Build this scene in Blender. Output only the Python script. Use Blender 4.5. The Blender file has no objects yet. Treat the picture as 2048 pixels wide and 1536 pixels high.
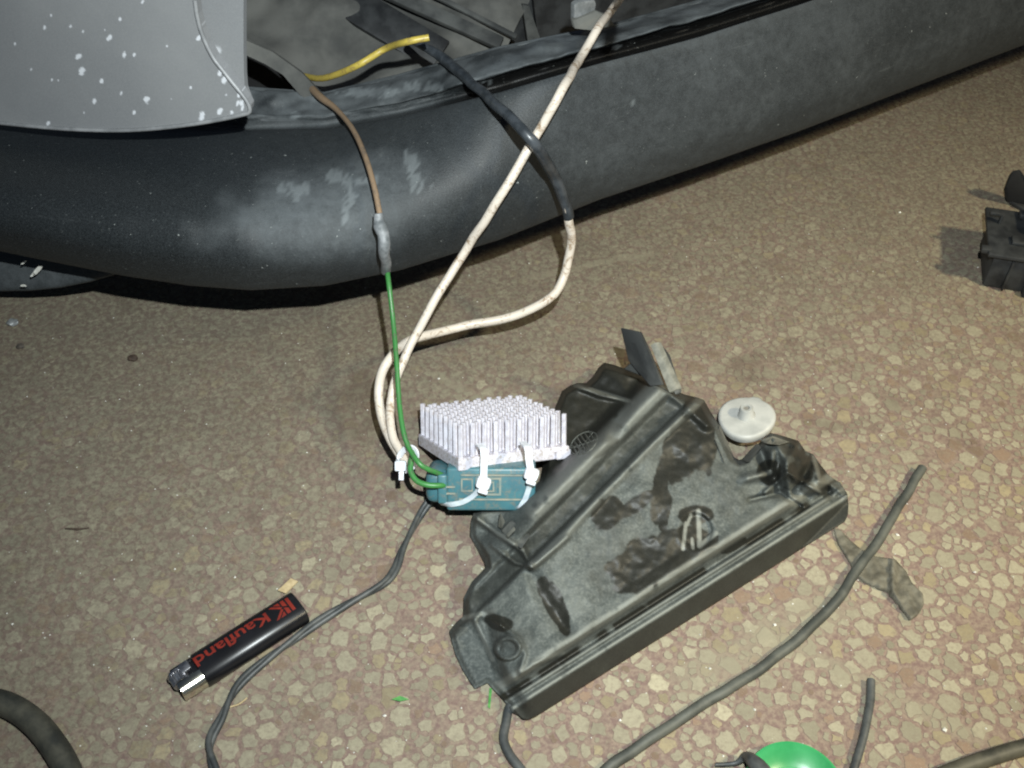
import bpy, bmesh, math, random
import numpy as np
from mathutils import Vector, Matrix, noise as mnoise

random.seed(7)
rng = np.random.default_rng(7)
scene = bpy.context.scene
COL = scene.collection
R = math.radians

# ------------------------------------------------------------------ camera
H, PITCH, FPX = 0.458, R(47.0), 2100.0
cam_d = bpy.data.cameras.new('camera')
cam_d.sensor_width = 36.0
cam_d.lens = 36.0 * FPX / 2048.0
cam_d.clip_start, cam_d.clip_end = 0.01, 60.0
cam = bpy.data.objects.new('camera', cam_d)
COL.objects.link(cam)
cam.location = (0, 0, H)
cam.rotation_euler = (math.pi / 2 - PITCH, 0, 0)
scene.camera = cam

# ------------------------------------------------------------------ world (night, hardly any sky)
w = bpy.data.worlds.new('World')
scene.world = w
w.use_nodes = True
wn, wl = w.node_tree.nodes, w.node_tree.links
sky = wn.new('ShaderNodeTexSky')
sky.sky_type = 'NISHITA'
sky.sun_disc = False
sky.sun_elevation = R(35)
sky.sun_rotation = R(70)
wl.new(sky.outputs[0], wn['Background'].inputs['Color'])
wn['Background'].inputs['Strength'].default_value = 0.022

# ------------------------------------------------------------------ lamps: phone torch by the lens, warm work lamp on the right
def lamp(name, loc, power, col, radius, target=None, spot=None, blend=0.6):
    d = bpy.data.lights.new(name, 'SPOT' if spot else 'POINT')
    d.energy, d.color, d.shadow_soft_size = power, col, radius
    o = bpy.data.objects.new(name, d)
    COL.objects.link(o)
    o.location = loc
    if spot:
        d.spot_size, d.spot_blend = R(spot), blend
        o.rotation_euler = (Vector(target) - Vector(loc)).to_track_quat('-Z', 'Y').to_euler()
    return o

lamp('torch_lamp', (0.030, 0.045, 0.515), 24.5, (0.93, 1.0, 1.0), 0.004, (0.0, 0.46, 0.05), 95, 1.0)
lamp('work_lamp', (0.85, -0.02, 1.00), 82.0, (1.0, 0.87, 0.58), 0.05, (0.50, 0.22, 0.0), 60, 1.0)

scene.view_settings.view_transform = 'Standard'
scene.view_settings.look = 'None'
scene.view_settings.exposure = 0.0
scene.view_settings.gamma = 1.0
scene.view_settings.use_curve_mapping = False
scene.cycles.filter_width = 2.1          # the phone's soft picture

# ================================================================== helpers
CU = Vector((0, math.sin(PITCH), math.cos(PITCH)))
CF = Vector((0, math.cos(PITCH), -math.sin(PITCH)))
CX = Vector((1, 0, 0))
CAM = Vector((0, 0, H))

def ray(px, py):
    return CX * ((px - 1024) / FPX) + CU * ((768 - py) / FPX) + CF

def P(px, py, z):
    """point of height z seen at photo pixel (px, py)"""
    d = ray(px, py)
    return CAM + d * ((z - H) / d.z)

def PL(px, py, p0, n):
    """point of the plane (p0, n) seen at photo pixel (px, py)"""
    d = ray(px, py)
    return CAM + d * ((p0 - CAM).dot(n) / d.dot(n))

def interp(xs, ys, x):
    return float(np.interp(x, xs, ys))

def tag(o, label=None, cat=None, group=None, kind=None):
    if label: o['label'] = label
    if cat: o['category'] = cat
    if group: o['group'] = group
    if kind: o['kind'] = kind
    return o

def thing(name, label, cat, loc=(0, 0, 0), mat=None, group=None):
    o = bpy.data.objects.new(name, None)
    o.empty_display_size = 0.02
    COL.objects.link(o)
    if mat is not None:
        o.matrix_world = mat
    else:
        o.location = loc
    return tag(o, label, cat, group)

def link(name, me, material, parent=None, smooth=True):
    if material is not None and not me.materials:
        me.materials.append(material)
    if smooth:
        me.polygons.foreach_set('use_smooth', [True] * len(me.polygons))
    o = bpy.data.objects.new(name, me)
    COL.objects.link(o)
    if parent is not None:
        o.parent = parent
    return o

def mesh(name, verts, faces, material, parent=None, smooth=True, origin=None, angle=None):
    """verts in world space; when a parent Empty only has a location, they are made relative to it"""
    off = Vector((0, 0, 0))
    if origin is not None:
        off = Vector(origin)
    vs = [tuple(Vector(v) - off) for v in verts]
    me = bpy.data.meshes.new(name)
    me.from_pydata(vs, [], faces)
    bm = bmesh.new(); bm.from_mesh(me)
    bmesh.ops.recalc_face_normals(bm, faces=bm.faces)
    bm.to_mesh(me); bm.free()
    o = link(name, me, material, parent, smooth)
    if smooth and angle is not None:
        try:
            me.set_sharp_from_angle(angle=R(angle))
        except Exception:
            pass
    return o

def bm_obj(name, bm, material, parent=None, smooth=True, angle=35):
    me = bpy.data.meshes.new(name)
    bmesh.ops.recalc_face_normals(bm, faces=bm.faces)
    bm.to_mesh(me); bm.free()
    o = link(name, me, material, parent, smooth)
    if smooth:
        me.set_sharp_from_angle(angle=R(angle))
    return o

def catmull(pts, n=8):
    pts = [Vector(p) for p in pts]
    if len(pts) < 3:
        return [pts[0].lerp(pts[-1], i / n) for i in range(n + 1)]
    ext = [pts[0] * 2 - pts[1]] + pts + [pts[-1] * 2 - pts[-2]]
    out = []
    for i in range(1, len(ext) - 2):
        p0, p1, p2, p3 = ext[i - 1:i + 3]
        for k in range(n):
            t = k / n
            out.append(0.5 * ((2 * p1) + (p2 - p0) * t + (2 * p0 - 5 * p1 + 4 * p2 - p3) * t * t
                              + (3 * p1 - p0 - 3 * p2 + p3) * t ** 3))
    out.append(pts[-1])
    return out

def tube_geo(pts, rad, segs=10, n=8, wob=0.0, flat=1.0, spline=True):
    path = catmull(pts, n) if spline else [Vector(p) for p in pts]
    m = len(path)
    if isinstance(rad, (int, float)):
        rads = [rad] * m
    else:
        rads = [float(np.interp(i / (m - 1), np.linspace(0, 1, len(rad)), rad)) for i in range(m)]
    verts, faces = [], []
    t = (path[1] - path[0]).normalized()
    up = Vector((0, 0, 1)) if abs(t.z) < 0.9 else Vector((1, 0, 0))
    nrm = (up - t * up.dot(t)).normalized()
    for i, p in enumerate(path):
        a, b = path[max(i - 1, 0)], path[min(i + 1, m - 1)]
        t = (b - a).normalized()
        nrm = (nrm - t * nrm.dot(t)).normalized()
        bi = t.cross(nrm)
        if wob:
            p = p + nrm * (mnoise.noise(p * 60) * wob) + bi * (mnoise.noise(p * 60 + Vector((9, 3, 1))) * wob)
        for k in range(segs):
            an = 2 * math.pi * k / segs
            verts.append(p + (nrm * math.cos(an) * flat + bi * math.sin(an)) * rads[i])
    for i in range(m - 1):
        for k in range(segs):
            k2 = (k + 1) % segs
            faces.append((i * segs + k, i * segs + k2, (i + 1) * segs + k2, (i + 1) * segs + k))
    faces.append(tuple(range(segs - 1, -1, -1)))
    faces.append(tuple((m - 1) * segs + k for k in range(segs)))
    return verts, faces

def tube(name, pts, rad, material, parent=None, segs=10, n=8, wob=0.0, flat=1.0, spline=True, origin=None):
    v, f = tube_geo(pts, rad, segs, n, wob, flat, spline)
    return mesh(name, v, f, material, parent, True, origin, 50)

def plate(name, pts, thick, material, parent=None, direction=None, origin=None, bevel=0.0):
    """a polygon of world points given a thickness"""
    pts = [Vector(p) for p in pts]
    n = (pts[1] - pts[0]).cross(pts[2] - pts[0]).normalized() if direction is None else Vector(direction).normalized()
    off = Vector(origin) if origin is not None else Vector((0, 0, 0))
    bm = bmesh.new()
    a = [bm.verts.new(p - off) for p in pts]
    b = [bm.verts.new(p - off + n * thick) for p in pts]
    k = len(pts)
    bm.faces.new(a); bm.faces.new(b[::-1])
    for i in range(k):
        bm.faces.new((a[i], a[(i + 1) % k], b[(i + 1) % k], b[i]))
    if bevel:
        bmesh.ops.bevel(bm, geom=list(bm.edges), offset=bevel, segments=2, affect='EDGES', profile=0.5)
    return bm_obj(name, bm, material, parent, bool(bevel), 40)

def box_bm(bm, c, s, M=None, bevel=0.0, segs=2):
    r = bmesh.ops.create_cube(bm, size=1.0)
    vs = r['verts']
    bmesh.ops.scale(bm, vec=Vector(s), verts=vs)
    bmesh.ops.translate(bm, vec=Vector(c), verts=vs)
    if bevel:
        es = list({e for v in vs for e in v.link_edges})
        rb = bmesh.ops.bevel(bm, geom=es, offset=bevel, segments=segs, affect='EDGES', profile=0.5)
        vs = list({v for f in rb['faces'] for v in f.verts} | {v for v in vs if v.is_valid})
    if M is not None:
        bmesh.ops.transform(bm, matrix=M, verts=vs)
    return vs

def lathe_geo(prof, segs=40, a0=0.0, a1=2 * math.pi):
    verts, faces = [], []
    k = len(prof)
    full = abs(a1 - a0 - 2 * math.pi) < 1e-6
    for i in range(segs + (0 if full else 1)):
        a = a0 + (a1 - a0) * i / segs
        for r_, z in prof:
            verts.append(Vector((r_ * math.cos(a), r_ * math.sin(a), z)))
    m = segs if full else segs + 1
    for i in range(segs):
        j = (i + 1) % m if full else i + 1
        for q in range(k - 1):
            faces.append((i * k + q, j * k + q, j * k + q + 1, i * k + q + 1))
    return verts, faces

# ---- point-in-polygon and a sheet meshed over a traced outline
def inside(poly, x, y):
    poly = np.asarray(poly, float)
    c = np.zeros(x.shape, bool)
    j = len(poly) - 1
    for i in range(len(poly)):
        xi, yi = poly[i]; xj, yj = poly[j]
        cond = ((yi > y) != (yj > y)) & (x < (xj - xi) * (y - yi) / (yj - yi + 1e-12) + xi)
        c ^= cond
        j = i
    return c

def seg_dist(x, y, a, b):
    ax, ay = a; bx, by = b
    dx, dy = bx - ax, by - ay
    t = np.clip(((x - ax) * dx + (y - ay) * dy) / (dx * dx + dy * dy), 0, 1)
    return np.hypot(x - ax - t * dx, y - ay - t * dy), ax + t * dx, ay + t * dy

def poly_dist(x, y, pts, closed=False):
    best = np.full(np.shape(x), 1e9); qx = np.zeros(np.shape(x)); qy = np.zeros(np.shape(x))
    n = len(pts)
    for i in range(n if closed else n - 1):
        d, cx, cy = seg_dist(x, y, pts[i], pts[(i + 1) % n])
        m = d < best
        best = np.where(m, d, best); qx = np.where(m, cx, qx); qy = np.where(m, cy, qy)
    return best, qx, qy

def sheet(name, outline, step, point_fn, material, parent=None, origin=None, attrs=None, skirt=None, angle=None):
    """grid over the outline; boundary snapped onto it; point_fn(xs, ys) -> list of world points"""
    o = np.asarray(outline, float)
    x0, y0 = o.min(0) - step; x1, y1 = o.max(0) + step
    gx = np.arange(x0, x1 + step, step); gy = np.arange(y0, y1 + step, step)
    X, Y = np.meshgrid(gx, gy)
    cxm, cym = (X[:-1, :-1] + step / 2), (Y[:-1, :-1] + step / 2)
    cell = inside(outline, cxm, cym)
    used = np.zeros(X.shape, bool)
    used[:-1, :-1] |= cell; used[1:, :-1] |= cell; used[:-1, 1:] |= cell; used[1:, 1:] |= cell
    cnt = np.zeros(X.shape, int)
    cnt[:-1, :-1] += cell; cnt[1:, :-1] += cell; cnt[:-1, 1:] += cell; cnt[1:, 1:] += cell
    bnd = used & (cnt < 4)
    d, qx, qy = poly_dist(X[bnd], Y[bnd], outline, True)
    X = X.copy(); Y = Y.copy()
    X[bnd] = qx; Y[bnd] = qy
    idx = -np.ones(X.shape, int)
    idx[used] = np.arange(used.sum())
    xs, ys = X[used], Y[used]
    verts = point_fn(xs, ys)
    ii, jj = np.where(cell)
    faces = [(int(idx[i, j]), int(idx[i + 1, j]), int(idx[i + 1, j + 1]), int(idx[i, j + 1])) for i, j in zip(ii, jj)]
    if skirt is not None:
        from collections import Counter
        ec = Counter()
        for f in faces:
            for k in range(4):
                ec[tuple(sorted((f[k], f[(k + 1) % 4])))] += 1
        be = [e for e, c in ec.items() if c == 1]
        mp = {}
        for a, b in be:
            for v in (a, b):
                if v not in mp:
                    mp[v] = len(verts)
                    verts.append(skirt(verts[v]))
                    xs = np.append(xs, xs[v]); ys = np.append(ys, ys[v])
            faces.append((a, b, mp[b], mp[a]))
    ob = mesh(name, verts, faces, material, parent, True, origin, angle)
    if attrs:
        for an, fn in attrs.items():
            at = ob.data.attributes.new(an, 'FLOAT', 'POINT')
            at.data.foreach_set('value', np.asarray(fn(xs, ys), np.float32))
    return ob

# ---- numpy value noise (for masks)
_tab = rng.random((256, 256))
def vnoise(x, y, s=1.0, seed=0):
    x = np.asarray(x, float) / s + seed * 17.31; y = np.asarray(y, float) / s + seed * 7.77
    xi, yi = np.floor(x).astype(int), np.floor(y).astype(int)
    fx, fy = x - xi, y - yi
    fx = fx * fx * (3 - 2 * fx); fy = fy * fy * (3 - 2 * fy)
    g = lambda a, b: _tab[a % 256, b % 256]
    return (g(xi, yi) * (1 - fx) * (1 - fy) + g(xi + 1, yi) * fx * (1 - fy)
            + g(xi, yi + 1) * (1 - fx) * fy + g(xi + 1, yi + 1) * fx * fy)
def fnoise(x, y, s=1.0, seed=0, oct=4):
    t = 0; a = 0.5; n = 0
    for k in range(oct):
        t = t + a * vnoise(x, y, s / 2 ** k, seed + k); n += a; a *= 0.5
    return t / n
def sm(a, b, x):
    t = np.clip((x - a) / (b - a), 0, 1)
    return t * t * (3 - 2 * t)

# ================================================================== materials
class NT:
    def __init__(s, name):
        s.m = bpy.data.materials.new(name)
        s.m.use_nodes = True
        s.t = s.m.node_tree
        s.b = s.t.nodes['Principled BSDF']
        s.pos = s.t.nodes.new('ShaderNodeNewGeometry').outputs['Position']
    def new(s, ty, **kw):
        n = s.t.nodes.new(ty)
        for k, v in kw.items():
            setattr(n, k, v)
        return n
    def l(s, a, b):
        s.t.links.new(a, b)
    def noise(s, scale, detail=4, rough=0.55, dist=0.0, vec=None):
        n = s.new('ShaderNodeTexNoise')
        n.inputs['Scale'].default_value = scale
        n.inputs['Detail'].default_value = detail
        n.inputs['Roughness'].default_value = rough
        n.inputs['Distortion'].default_value = dist
        s.l(vec or s.pos, n.inputs['Vector'])
        return n.outputs['Fac']
    def ramp(s, fac, a, b, va=0.0, vb=1.0):
        n = s.new('ShaderNodeMapRange')
        n.interpolation_type = 'SMOOTHSTEP'
        n.inputs['From Min'].default_value = a; n.inputs['From Max'].default_value = b
        n.inputs['To Min'].default_value = va; n.inputs['To Max'].default_value = vb
        s.l(fac, n.inputs['Value'])
        return n.outputs['Result']
    def mix(s, fac, a, b):
        n = s.new('ShaderNodeMix', data_type='RGBA')
        for sock, v in ((n.inputs['Factor'], fac), (n.inputs[6], a), (n.inputs[7], b)):
            if hasattr(v, 'links'):
                s.l(v, sock)
            elif isinstance(v, (int, float)):
                sock.default_value = v
            else:
                sock.default_value = (*v, 1.0)
        return n.outputs[2]
    def math(s, op, a, b=None):
        n = s.new('ShaderNodeMath', operation=op)
        for i, v in enumerate((a, b)):
            if v is None: continue
            if hasattr(v, 'links'): s.l(v, n.inputs[i])
            else: n.inputs[i].default_value = v
        return n.outputs[0]
    def attr(s, name):
        return s.new('ShaderNodeAttribute', attribute_name=name).outputs['Fac']
    def attrc(s, name):
        return s.new('ShaderNodeAttribute', attribute_name=name).outputs['Color']
    def set(s, color=None, rough=None, metal=None, spec=None):
        for k, v in (('Base Color', color), ('Roughness', rough), ('Metallic', metal), ('Specular IOR Level', spec)):
            if v is None: continue
            if hasattr(v, 'links'): s.l(v, s.b.inputs[k])
            elif isinstance(v, tuple): s.b.inputs[k].default_value = (*v, 1.0)
            else: s.b.inputs[k].default_value = v
    def bump(s, h, strength=0.3, dist=0.0005):
        n = s.new('ShaderNodeBump')
        n.inputs['Strength'].default_value = strength
        n.inputs['Distance'].default_value = dist
        s.l(h, n.inputs['Height'])
        s.l(n.outputs[0], s.b.inputs['Normal'])

def simple(name, c1, c2, scale, rough, metal=0.0, bump=0.15, lo=0.35, hi=0.65, spec=0.5, fine=None, bdist=0.0003):
    t = NT(name)
    f = t.ramp(t.noise(scale, 5, 0.6), lo, hi)
    c = t.mix(f, c1, c2)
    t.set(c, rough, metal, spec)
    if bump:
        t.bump(t.noise(fine or scale * 6, 3), bump, bdist)
    return t.m

# floor: reddish binder, beige chips, a film of grey-brown dirt over both
DIRT = (0.158, 0.146, 0.104)
def dirt_mask(t):
    big = t.noise(3.6, 5, 0.62, 0.5)
    mid = t.noise(21.0, 5, 0.62, 0.3)
    sep = t.new('ShaderNodeSeparateXYZ'); t.l(t.pos, sep.inputs[0])
    gx = t.ramp(sep.outputs['X'], -0.26, 0.08, 0.24, 0.0)
    gy = t.ramp(sep.outputs['Y'], 0.28, 0.55, 0.0, 0.27)
    grain = t.math('MULTIPLY', t.math('SUBTRACT', t.noise(330.0, 4, 0.75), 0.5), 0.75)
    gy = t.math('ADD', gy, grain)
    s_ = t.math('ADD', t.math('MULTIPLY', big, 0.65), t.math('MULTIPLY', mid, 0.40))
    s_ = t.math('ADD', s_, t.math('ADD', gx, gy))
    return t.ramp(s_, 0.46, 0.93, 0.10, 0.90)

def floor_mat(name, chip):
    t = NT(name)
    f1 = t.noise(420.0, 4, 0.65)
    if chip:
        an_ = t.new('ShaderNodeAttribute', attribute_name='chip_colour')
        c = an_.outputs['Color']
        edge_ = t.math('ADD', t.math('MULTIPLY', an_.outputs['Alpha'], 0.75), t.math('MULTIPLY', t.math('SUBTRACT', t.noise(820.0, 5, 0.75), 0.5), 1.9))
        c = t.mix(t.math('MULTIPLY', t.ramp(edge_, 0.46, 0.72), 0.75), c, t.mix(t.noise(420.0, 3), (0.150, 0.096, 0.086), (0.225, 0.170, 0.130)))
        c = t.mix(t.math('MULTIPLY', t.ramp(f1, 0.45, 0.70), 0.5), c, (0.175, 0.14, 0.105))
        c = t.mix(t.math('MULTIPLY', t.ramp(t.noise(1100.0, 2), 0.55, 0.8), 0.30), c, (0.42, 0.38, 0.30))
    else:
        c = t.mix(t.ramp(f1, 0.35, 0.65), (0.150, 0.096, 0.086), (0.230, 0.175, 0.135))
        # beyond the chips that are built, the same pattern carries on as colour
        v = t.new('ShaderNodeTexVoronoi', feature='DISTANCE_TO_EDGE')
        v.inputs['Scale'].default_value = 150.0
        t.l(t.pos, v.inputs['Vector'])
        vc = t.new('ShaderNodeTexVoronoi'); vc.inputs['Scale'].default_value = 150.0
        t.l(t.pos, vc.inputs['Vector'])
        chipc = t.mix(t.noise(90.0, 2), (0.30, 0.26, 0.19), (0.22, 0.19, 0.14))
        far = t.mix(t.ramp(v.outputs['Distance'], 0.03, 0.09), c, chipc)
        sep = t.new('ShaderNodeSeparateXYZ'); t.l(t.pos, sep.inputs[0])
        ax = t.math('ABSOLUTE', t.math('SUBTRACT', sep.outputs['X'], FCX))
        ay = t.math('ABSOLUTE', t.math('SUBTRACT', sep.outputs['Y'], FCY))
        out = t.math('MAXIMUM', t.math('GREATER_THAN', ax, FHX), t.math('GREATER_THAN', ay, FHY))
        c = t.mix(out, c, far)
    dcol = t.mix(t.ramp(t.noise(60.0, 4), 0.3, 0.7), DIRT, (0.205, 0.188, 0.132))
    dcol = t.mix(t.ramp(t.noise(300.0, 4, 0.7), 0.42, 0.62), (0.120, 0.094, 0.072), dcol)
    dcol = t.mix(t.math('MULTIPLY', t.ramp(t.noise(750.0, 3, 0.7), 0.55, 0.75), 0.5), dcol, (0.26, 0.235, 0.165))
    c = t.mix(dirt_mask(t), c, dcol)
    # smeared dust tracks across the floor
    for (ax_, ay_), (bx_, by_), wd_ in STREAKS:
        a_, b_ = P(ax_, ay_, 0), P(bx_, by_, 0)
        d_ = (b_ - a_); ln_ = d_.length; d_.normalize()
        dist = 0
        sub = t.new('ShaderNodeVectorMath', operation='SUBTRACT'); t.l(t.pos, sub.inputs[0]); sub.inputs[1].default_value = tuple(a_)
        dn_ = t.new('ShaderNodeVectorMath', operation='DOT_PRODUCT'); t.l(sub.outputs[0], dn_.inputs[0]); dn_.inputs[1].default_value = (-d_.y, d_.x, 0)
        dl_ = t.new('ShaderNodeVectorMath', operation='DOT_PRODUCT'); t.l(sub.outputs[0], dl_.inputs[0]); dl_.inputs[1].default_value = (d_.x, d_.y, 0)
        wob_ = t.math('ABSOLUTE', t.math('ADD', dn_.outputs['Value'], t.math('MULTIPLY', t.math('SUBTRACT', t.noise(25.0, 3), 0.5), 0.012)))
        k_ = t.ramp(wob_, wd_ * 0.4, wd_, 0.62, 0.0)
        k_ = t.math('MULTIPLY', k_, t.ramp(t.math('ABSOLUTE', t.math('SUBTRACT', dl_.outputs['Value'], ln_ / 2)), ln_ * 0.35, ln_ * 0.52, 1.0, 0.0))
        k_ = t.math('MULTIPLY', k_, t.ramp(t.noise(140.0, 3), 0.3, 0.6, 0.3, 1.0))
        c = t.mix(k_, c, (0.215, 0.195, 0.14))
    # greasy darker stains with outlines of their own
    st = t.ramp(t.noise(7.5, 4, 0.6, 1.2), 0.60, 0.74, 0.0, 0.50)
    c = t.mix(st, c, (0.075, 0.056, 0.040))
    t.set(c, 0.72, 0.0, 0.3)
    t.bump(t.noise(900.0, 4, 0.7), 0.35, 0.0004)
    return t.m
STREAKS = (((1480, 1240), (2010, 1500), 0.006), ((1330, 1400), (1720, 1180), 0.016), ((860, 740), (1010, 830), 0.004), ((1030, 560), (1330, 500), 0.004))
FCX, FCY, FHX, FHY = 0.06, 0.50, 0.62, 0.44
M_matrix = floor_mat('floor_binder', False)
M_chip = floor_mat('floor_chips', True)

def bumper_mat():
    t = NT('black_plastic_dusty')
    up = t.new('ShaderNodeNewGeometry')
    sep = t.new('ShaderNodeSeparateXYZ'); t.l(up.outputs['Normal'], sep.inputs[0])
    nz = sep.outputs['Z']
    base = t.mix(t.ramp(t.noise(1400.0, 2, 0.7), 0.35, 0.7), (0.005, 0.0062, 0.0070), (0.023, 0.027, 0.029))
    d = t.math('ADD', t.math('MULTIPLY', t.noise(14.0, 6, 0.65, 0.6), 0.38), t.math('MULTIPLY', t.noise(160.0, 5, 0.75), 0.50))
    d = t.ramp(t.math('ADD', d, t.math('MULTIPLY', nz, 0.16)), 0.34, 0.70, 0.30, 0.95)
    base = t.mix(t.ramp(t.attr('dust_and_shade'), -0.9, 0.0), (0.003, 0.003, 0.003), base)  # below zero: shade of the groove put into the colour
    d = t.math('MULTIPLY', d, t.math('MAXIMUM', t.attr('dust_and_shade'), 0.0))
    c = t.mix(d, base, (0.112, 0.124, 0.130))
    # white scuffs and specks
    mp = t.new('ShaderNodeMapping'); mp.inputs['Scale'].default_value = (14.0, 40.0, 260.0); mp.inputs['Rotation'].default_value = (0.0, 0.12, -0.45)
    t.l(t.pos, mp.inputs[0])
    scr = t.ramp(t.noise(1.0, 5, 0.8, 0.0, mp.outputs[0]), 0.60, 0.72)
    c = t.mix(t.math('MULTIPLY', scr, 0.35), c, (0.10, 0.108, 0.108))
    fl_ = t.ramp(t.noise(520.0, 2, 0.8), 0.66, 0.74)
    c = t.mix(t.math('MULTIPLY', fl_, 0.35), c, (0.15, 0.16, 0.155))
    sp = t.ramp(t.noise(230.0, 3, 0.75), 0.70, 0.74)
    c = t.mix(t.math('MULTIPLY', sp, 0.55), c, (0.40, 0.42, 0.40))
    c = t.mix(t.attr('scuff'), c, (0.30, 0.33, 0.34))
    t.set(c, t.ramp(d, 0.0, 0.6, 0.50, 0.72), 0.0, 0.36)
    t.bump(t.noise(1100.0, 3, 0.7), 0.40, 0.0004)
    return t.m
M_bumper = bumper_mat()

def cover_mat():
    t = NT('dusty_black_moulding')
    f = t.noise(2200.0, 2, 0.7)
    oil = t.mix(t.ramp(f, 0.3, 0.7), (0.010, 0.010, 0.008), (0.022, 0.022, 0.017))
    du = t.mix(t.ramp(t.noise(60.0, 8, 0.74, 0.3), 0.34, 0.68), (0.045, 0.052, 0.049), (0.098, 0.107, 0.099))
    du = t.mix(t.math('MULTIPLY', t.ramp(t.noise(700.0, 3), 0.4, 0.75), 0.35), du, (0.185, 0.195, 0.175))
    c = t.mix(t.attr('clean'), du, oil)  # oily patches and other parts set darker
    c = t.mix(t.attr('rub_and_rim_glint'), c, (0.20, 0.207, 0.185))
    t.set(c, t.ramp(t.attr('clean'), 0.0, 1.0, 0.75, 0.52), 0.0, 0.40)
    t.bump(t.noise(500.0, 4, 0.65), 0.3, 0.0004)
    return t.m
M_cover = cover_mat()
M_cover_plain = simple('dusty_black_plastic', (0.035, 0.038, 0.036), (0.12, 0.122, 0.108), 60, 0.68, bump=0.3)
M_cover_rim = simple('pale_dusty_edge', (0.12, 0.12, 0.10), (0.21, 0.205, 0.17), 180, 0.75, bump=0.3)
M_mark = simple('dusty_mark', (0.08, 0.085, 0.075), (0.15, 0.155, 0.135), 300, 0.75)
M_dark = simple('dark_plastic', (0.010, 0.011, 0.012), (0.030, 0.032, 0.033), 80, 0.55, bump=0.2)
M_darkdust = simple('dark_dusty_plastic', (0.022, 0.024, 0.024), (0.075, 0.078, 0.074), 38, 0.8, bump=0.25)

def paint_mat():
    t = NT('silver_paint')
    c = t.mix(t.ramp(t.noise(9.0, 5, 0.6), 0.3, 0.75), (0.232, 0.238, 0.246), (0.298, 0.303, 0.306))
    c = t.mix(t.math('MULTIPLY', t.ramp(t.noise(1500.0, 2), 0.35, 0.7), 0.25), c, (0.36, 0.365, 0.37))
    c = t.mix(t.math('MULTIPLY', t.ramp(t.noise(70.0, 5, 0.7), 0.62, 0.78), 0.35), c, (0.20, 0.19, 0.17))
    c = t.mix(t.attr('chip'), c, (0.80, 0.82, 0.86))
    t.set(c, 0.55, 0.15, 0.4)
    t.bump(t.noise(600.0, 3), 0.12, 0.0003)
    return t.m
M_paint = paint_mat()
M_hem = simple('hem_highlight', (0.20, 0.205, 0.21), (0.31, 0.315, 0.32), 90, 0.5, 0.1, bump=0.1)
M_bay = simple('dusty_bay_panel', (0.048, 0.049, 0.046), (0.110, 0.109, 0.099), 22, 0.85, bump=0.3, fine=500)
M_rib = simple('dusty_bay_rib', (0.060, 0.061, 0.056), (0.125, 0.124, 0.11), 40, 0.85, bump=0.25)
M_nearblack = simple('bay_void_and_black_plastic', (0.006, 0.006, 0.007), (0.012, 0.012, 0.012), 30, 0.9, bump=0)  # black plastic; on the bay sheets it stands in for unlit depth
M_clip = simple('zinc_clip', (0.20, 0.21, 0.21), (0.33, 0.34, 0.34), 150, 0.45, 0.4)

M_white = simple('white_cable_jacket', (0.60, 0.53, 0.44), (0.80, 0.75, 0.68), 70, 0.42, bump=0.2, lo=0.25, hi=0.6)
def grime(m_name, clean, dirty, scale=160.0):
    t = NT(m_name)
    c = t.mix(t.ramp(t.noise(55.0, 4), 0.3, 0.7), clean, tuple(0.86 * k for k in clean))
    c = t.mix(t.ramp(t.noise(scale, 6, 0.8, 0.8), 0.50, 0.64), c, dirty)
    t.set(c, 0.42, 0.0, 0.5)
    t.bump(t.noise(600.0, 3), 0.15, 0.0003)
    return t.m
M_white = grime('white_cable_jacket', (0.64, 0.57, 0.49), (0.27, 0.19, 0.12), 130.0)
M_green = grime('green_insulation', (0.040, 0.19, 0.045), (0.06, 0.11, 0.05), 260)
M_yellow = grime('yellow_insulation', (0.52, 0.40, 0.075), (0.28, 0.20, 0.07), 260)
M_brown = grime('brown_insulation', (0.25, 0.172, 0.108), (0.15, 0.115, 0.085), 200)
M_sleeve = simple('black_shrink_sleeve', (0.022, 0.026, 0.030), (0.055, 0.062, 0.070), 120, 0.35, bump=0.2)
M_greysleeve = simple('grey_splice_sleeve', (0.11, 0.12, 0.125), (0.24, 0.25, 0.26), 160, 0.55, bump=0.4)
M_cable = simple('black_cable_rubber', (0.030, 0.034, 0.035), (0.070, 0.074, 0.072), 90, 0.5, bump=0.25)
M_hose = simple('dusty_rubber_hose', (0.020, 0.021, 0.017), (0.072, 0.068, 0.050), 55, 0.6, bump=0.3)
M_greycable = simple('grey_cable_rubber', (0.038, 0.042, 0.037), (0.080, 0.084, 0.072), 70, 0.6, bump=0.25)
M_tie = simple('white_nylon', (0.60, 0.63, 0.68), (0.72, 0.74, 0.78), 150, 0.38, bump=0.05)
M_tie.node_tree.nodes['Principled BSDF'].inputs['Subsurface Weight'].default_value = 0.15
M_tie.node_tree.nodes['Principled BSDF'].inputs['Subsurface Radius'].default_value = (0.002, 0.002, 0.002)
M_strap = simple('translucent_nylon', (0.36, 0.42, 0.46), (0.48, 0.53, 0.57), 150, 0.4, bump=0.05)
def sink_mat(name, amt):
    t = NT(name)
    c = t.mix(t.ramp(t.noise(260.0, 4, 0.6), 0.3, 0.7), (0.68, 0.67, 0.74), (0.54, 0.52, 0.58))
    c = t.mix(t.math('MULTIPLY', t.ramp(t.noise(520.0, 5, 0.75), 0.50, 0.64), amt), c, (0.36, 0.30, 0.24))
    t.set(c, 0.42, 0.25, 0.5)
    t.bump(t.noise(1500.0, 3), 0.2, 0.0003)
    return t.m
M_pin = sink_mat('oxidised_aluminium_pins', 0.28)
M_sink = sink_mat('oxidised_aluminium_plate', 0.75)
M_teal = grime('teal_plastic', (0.048, 0.145, 0.172), (0.12, 0.145, 0.135), 220)
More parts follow.
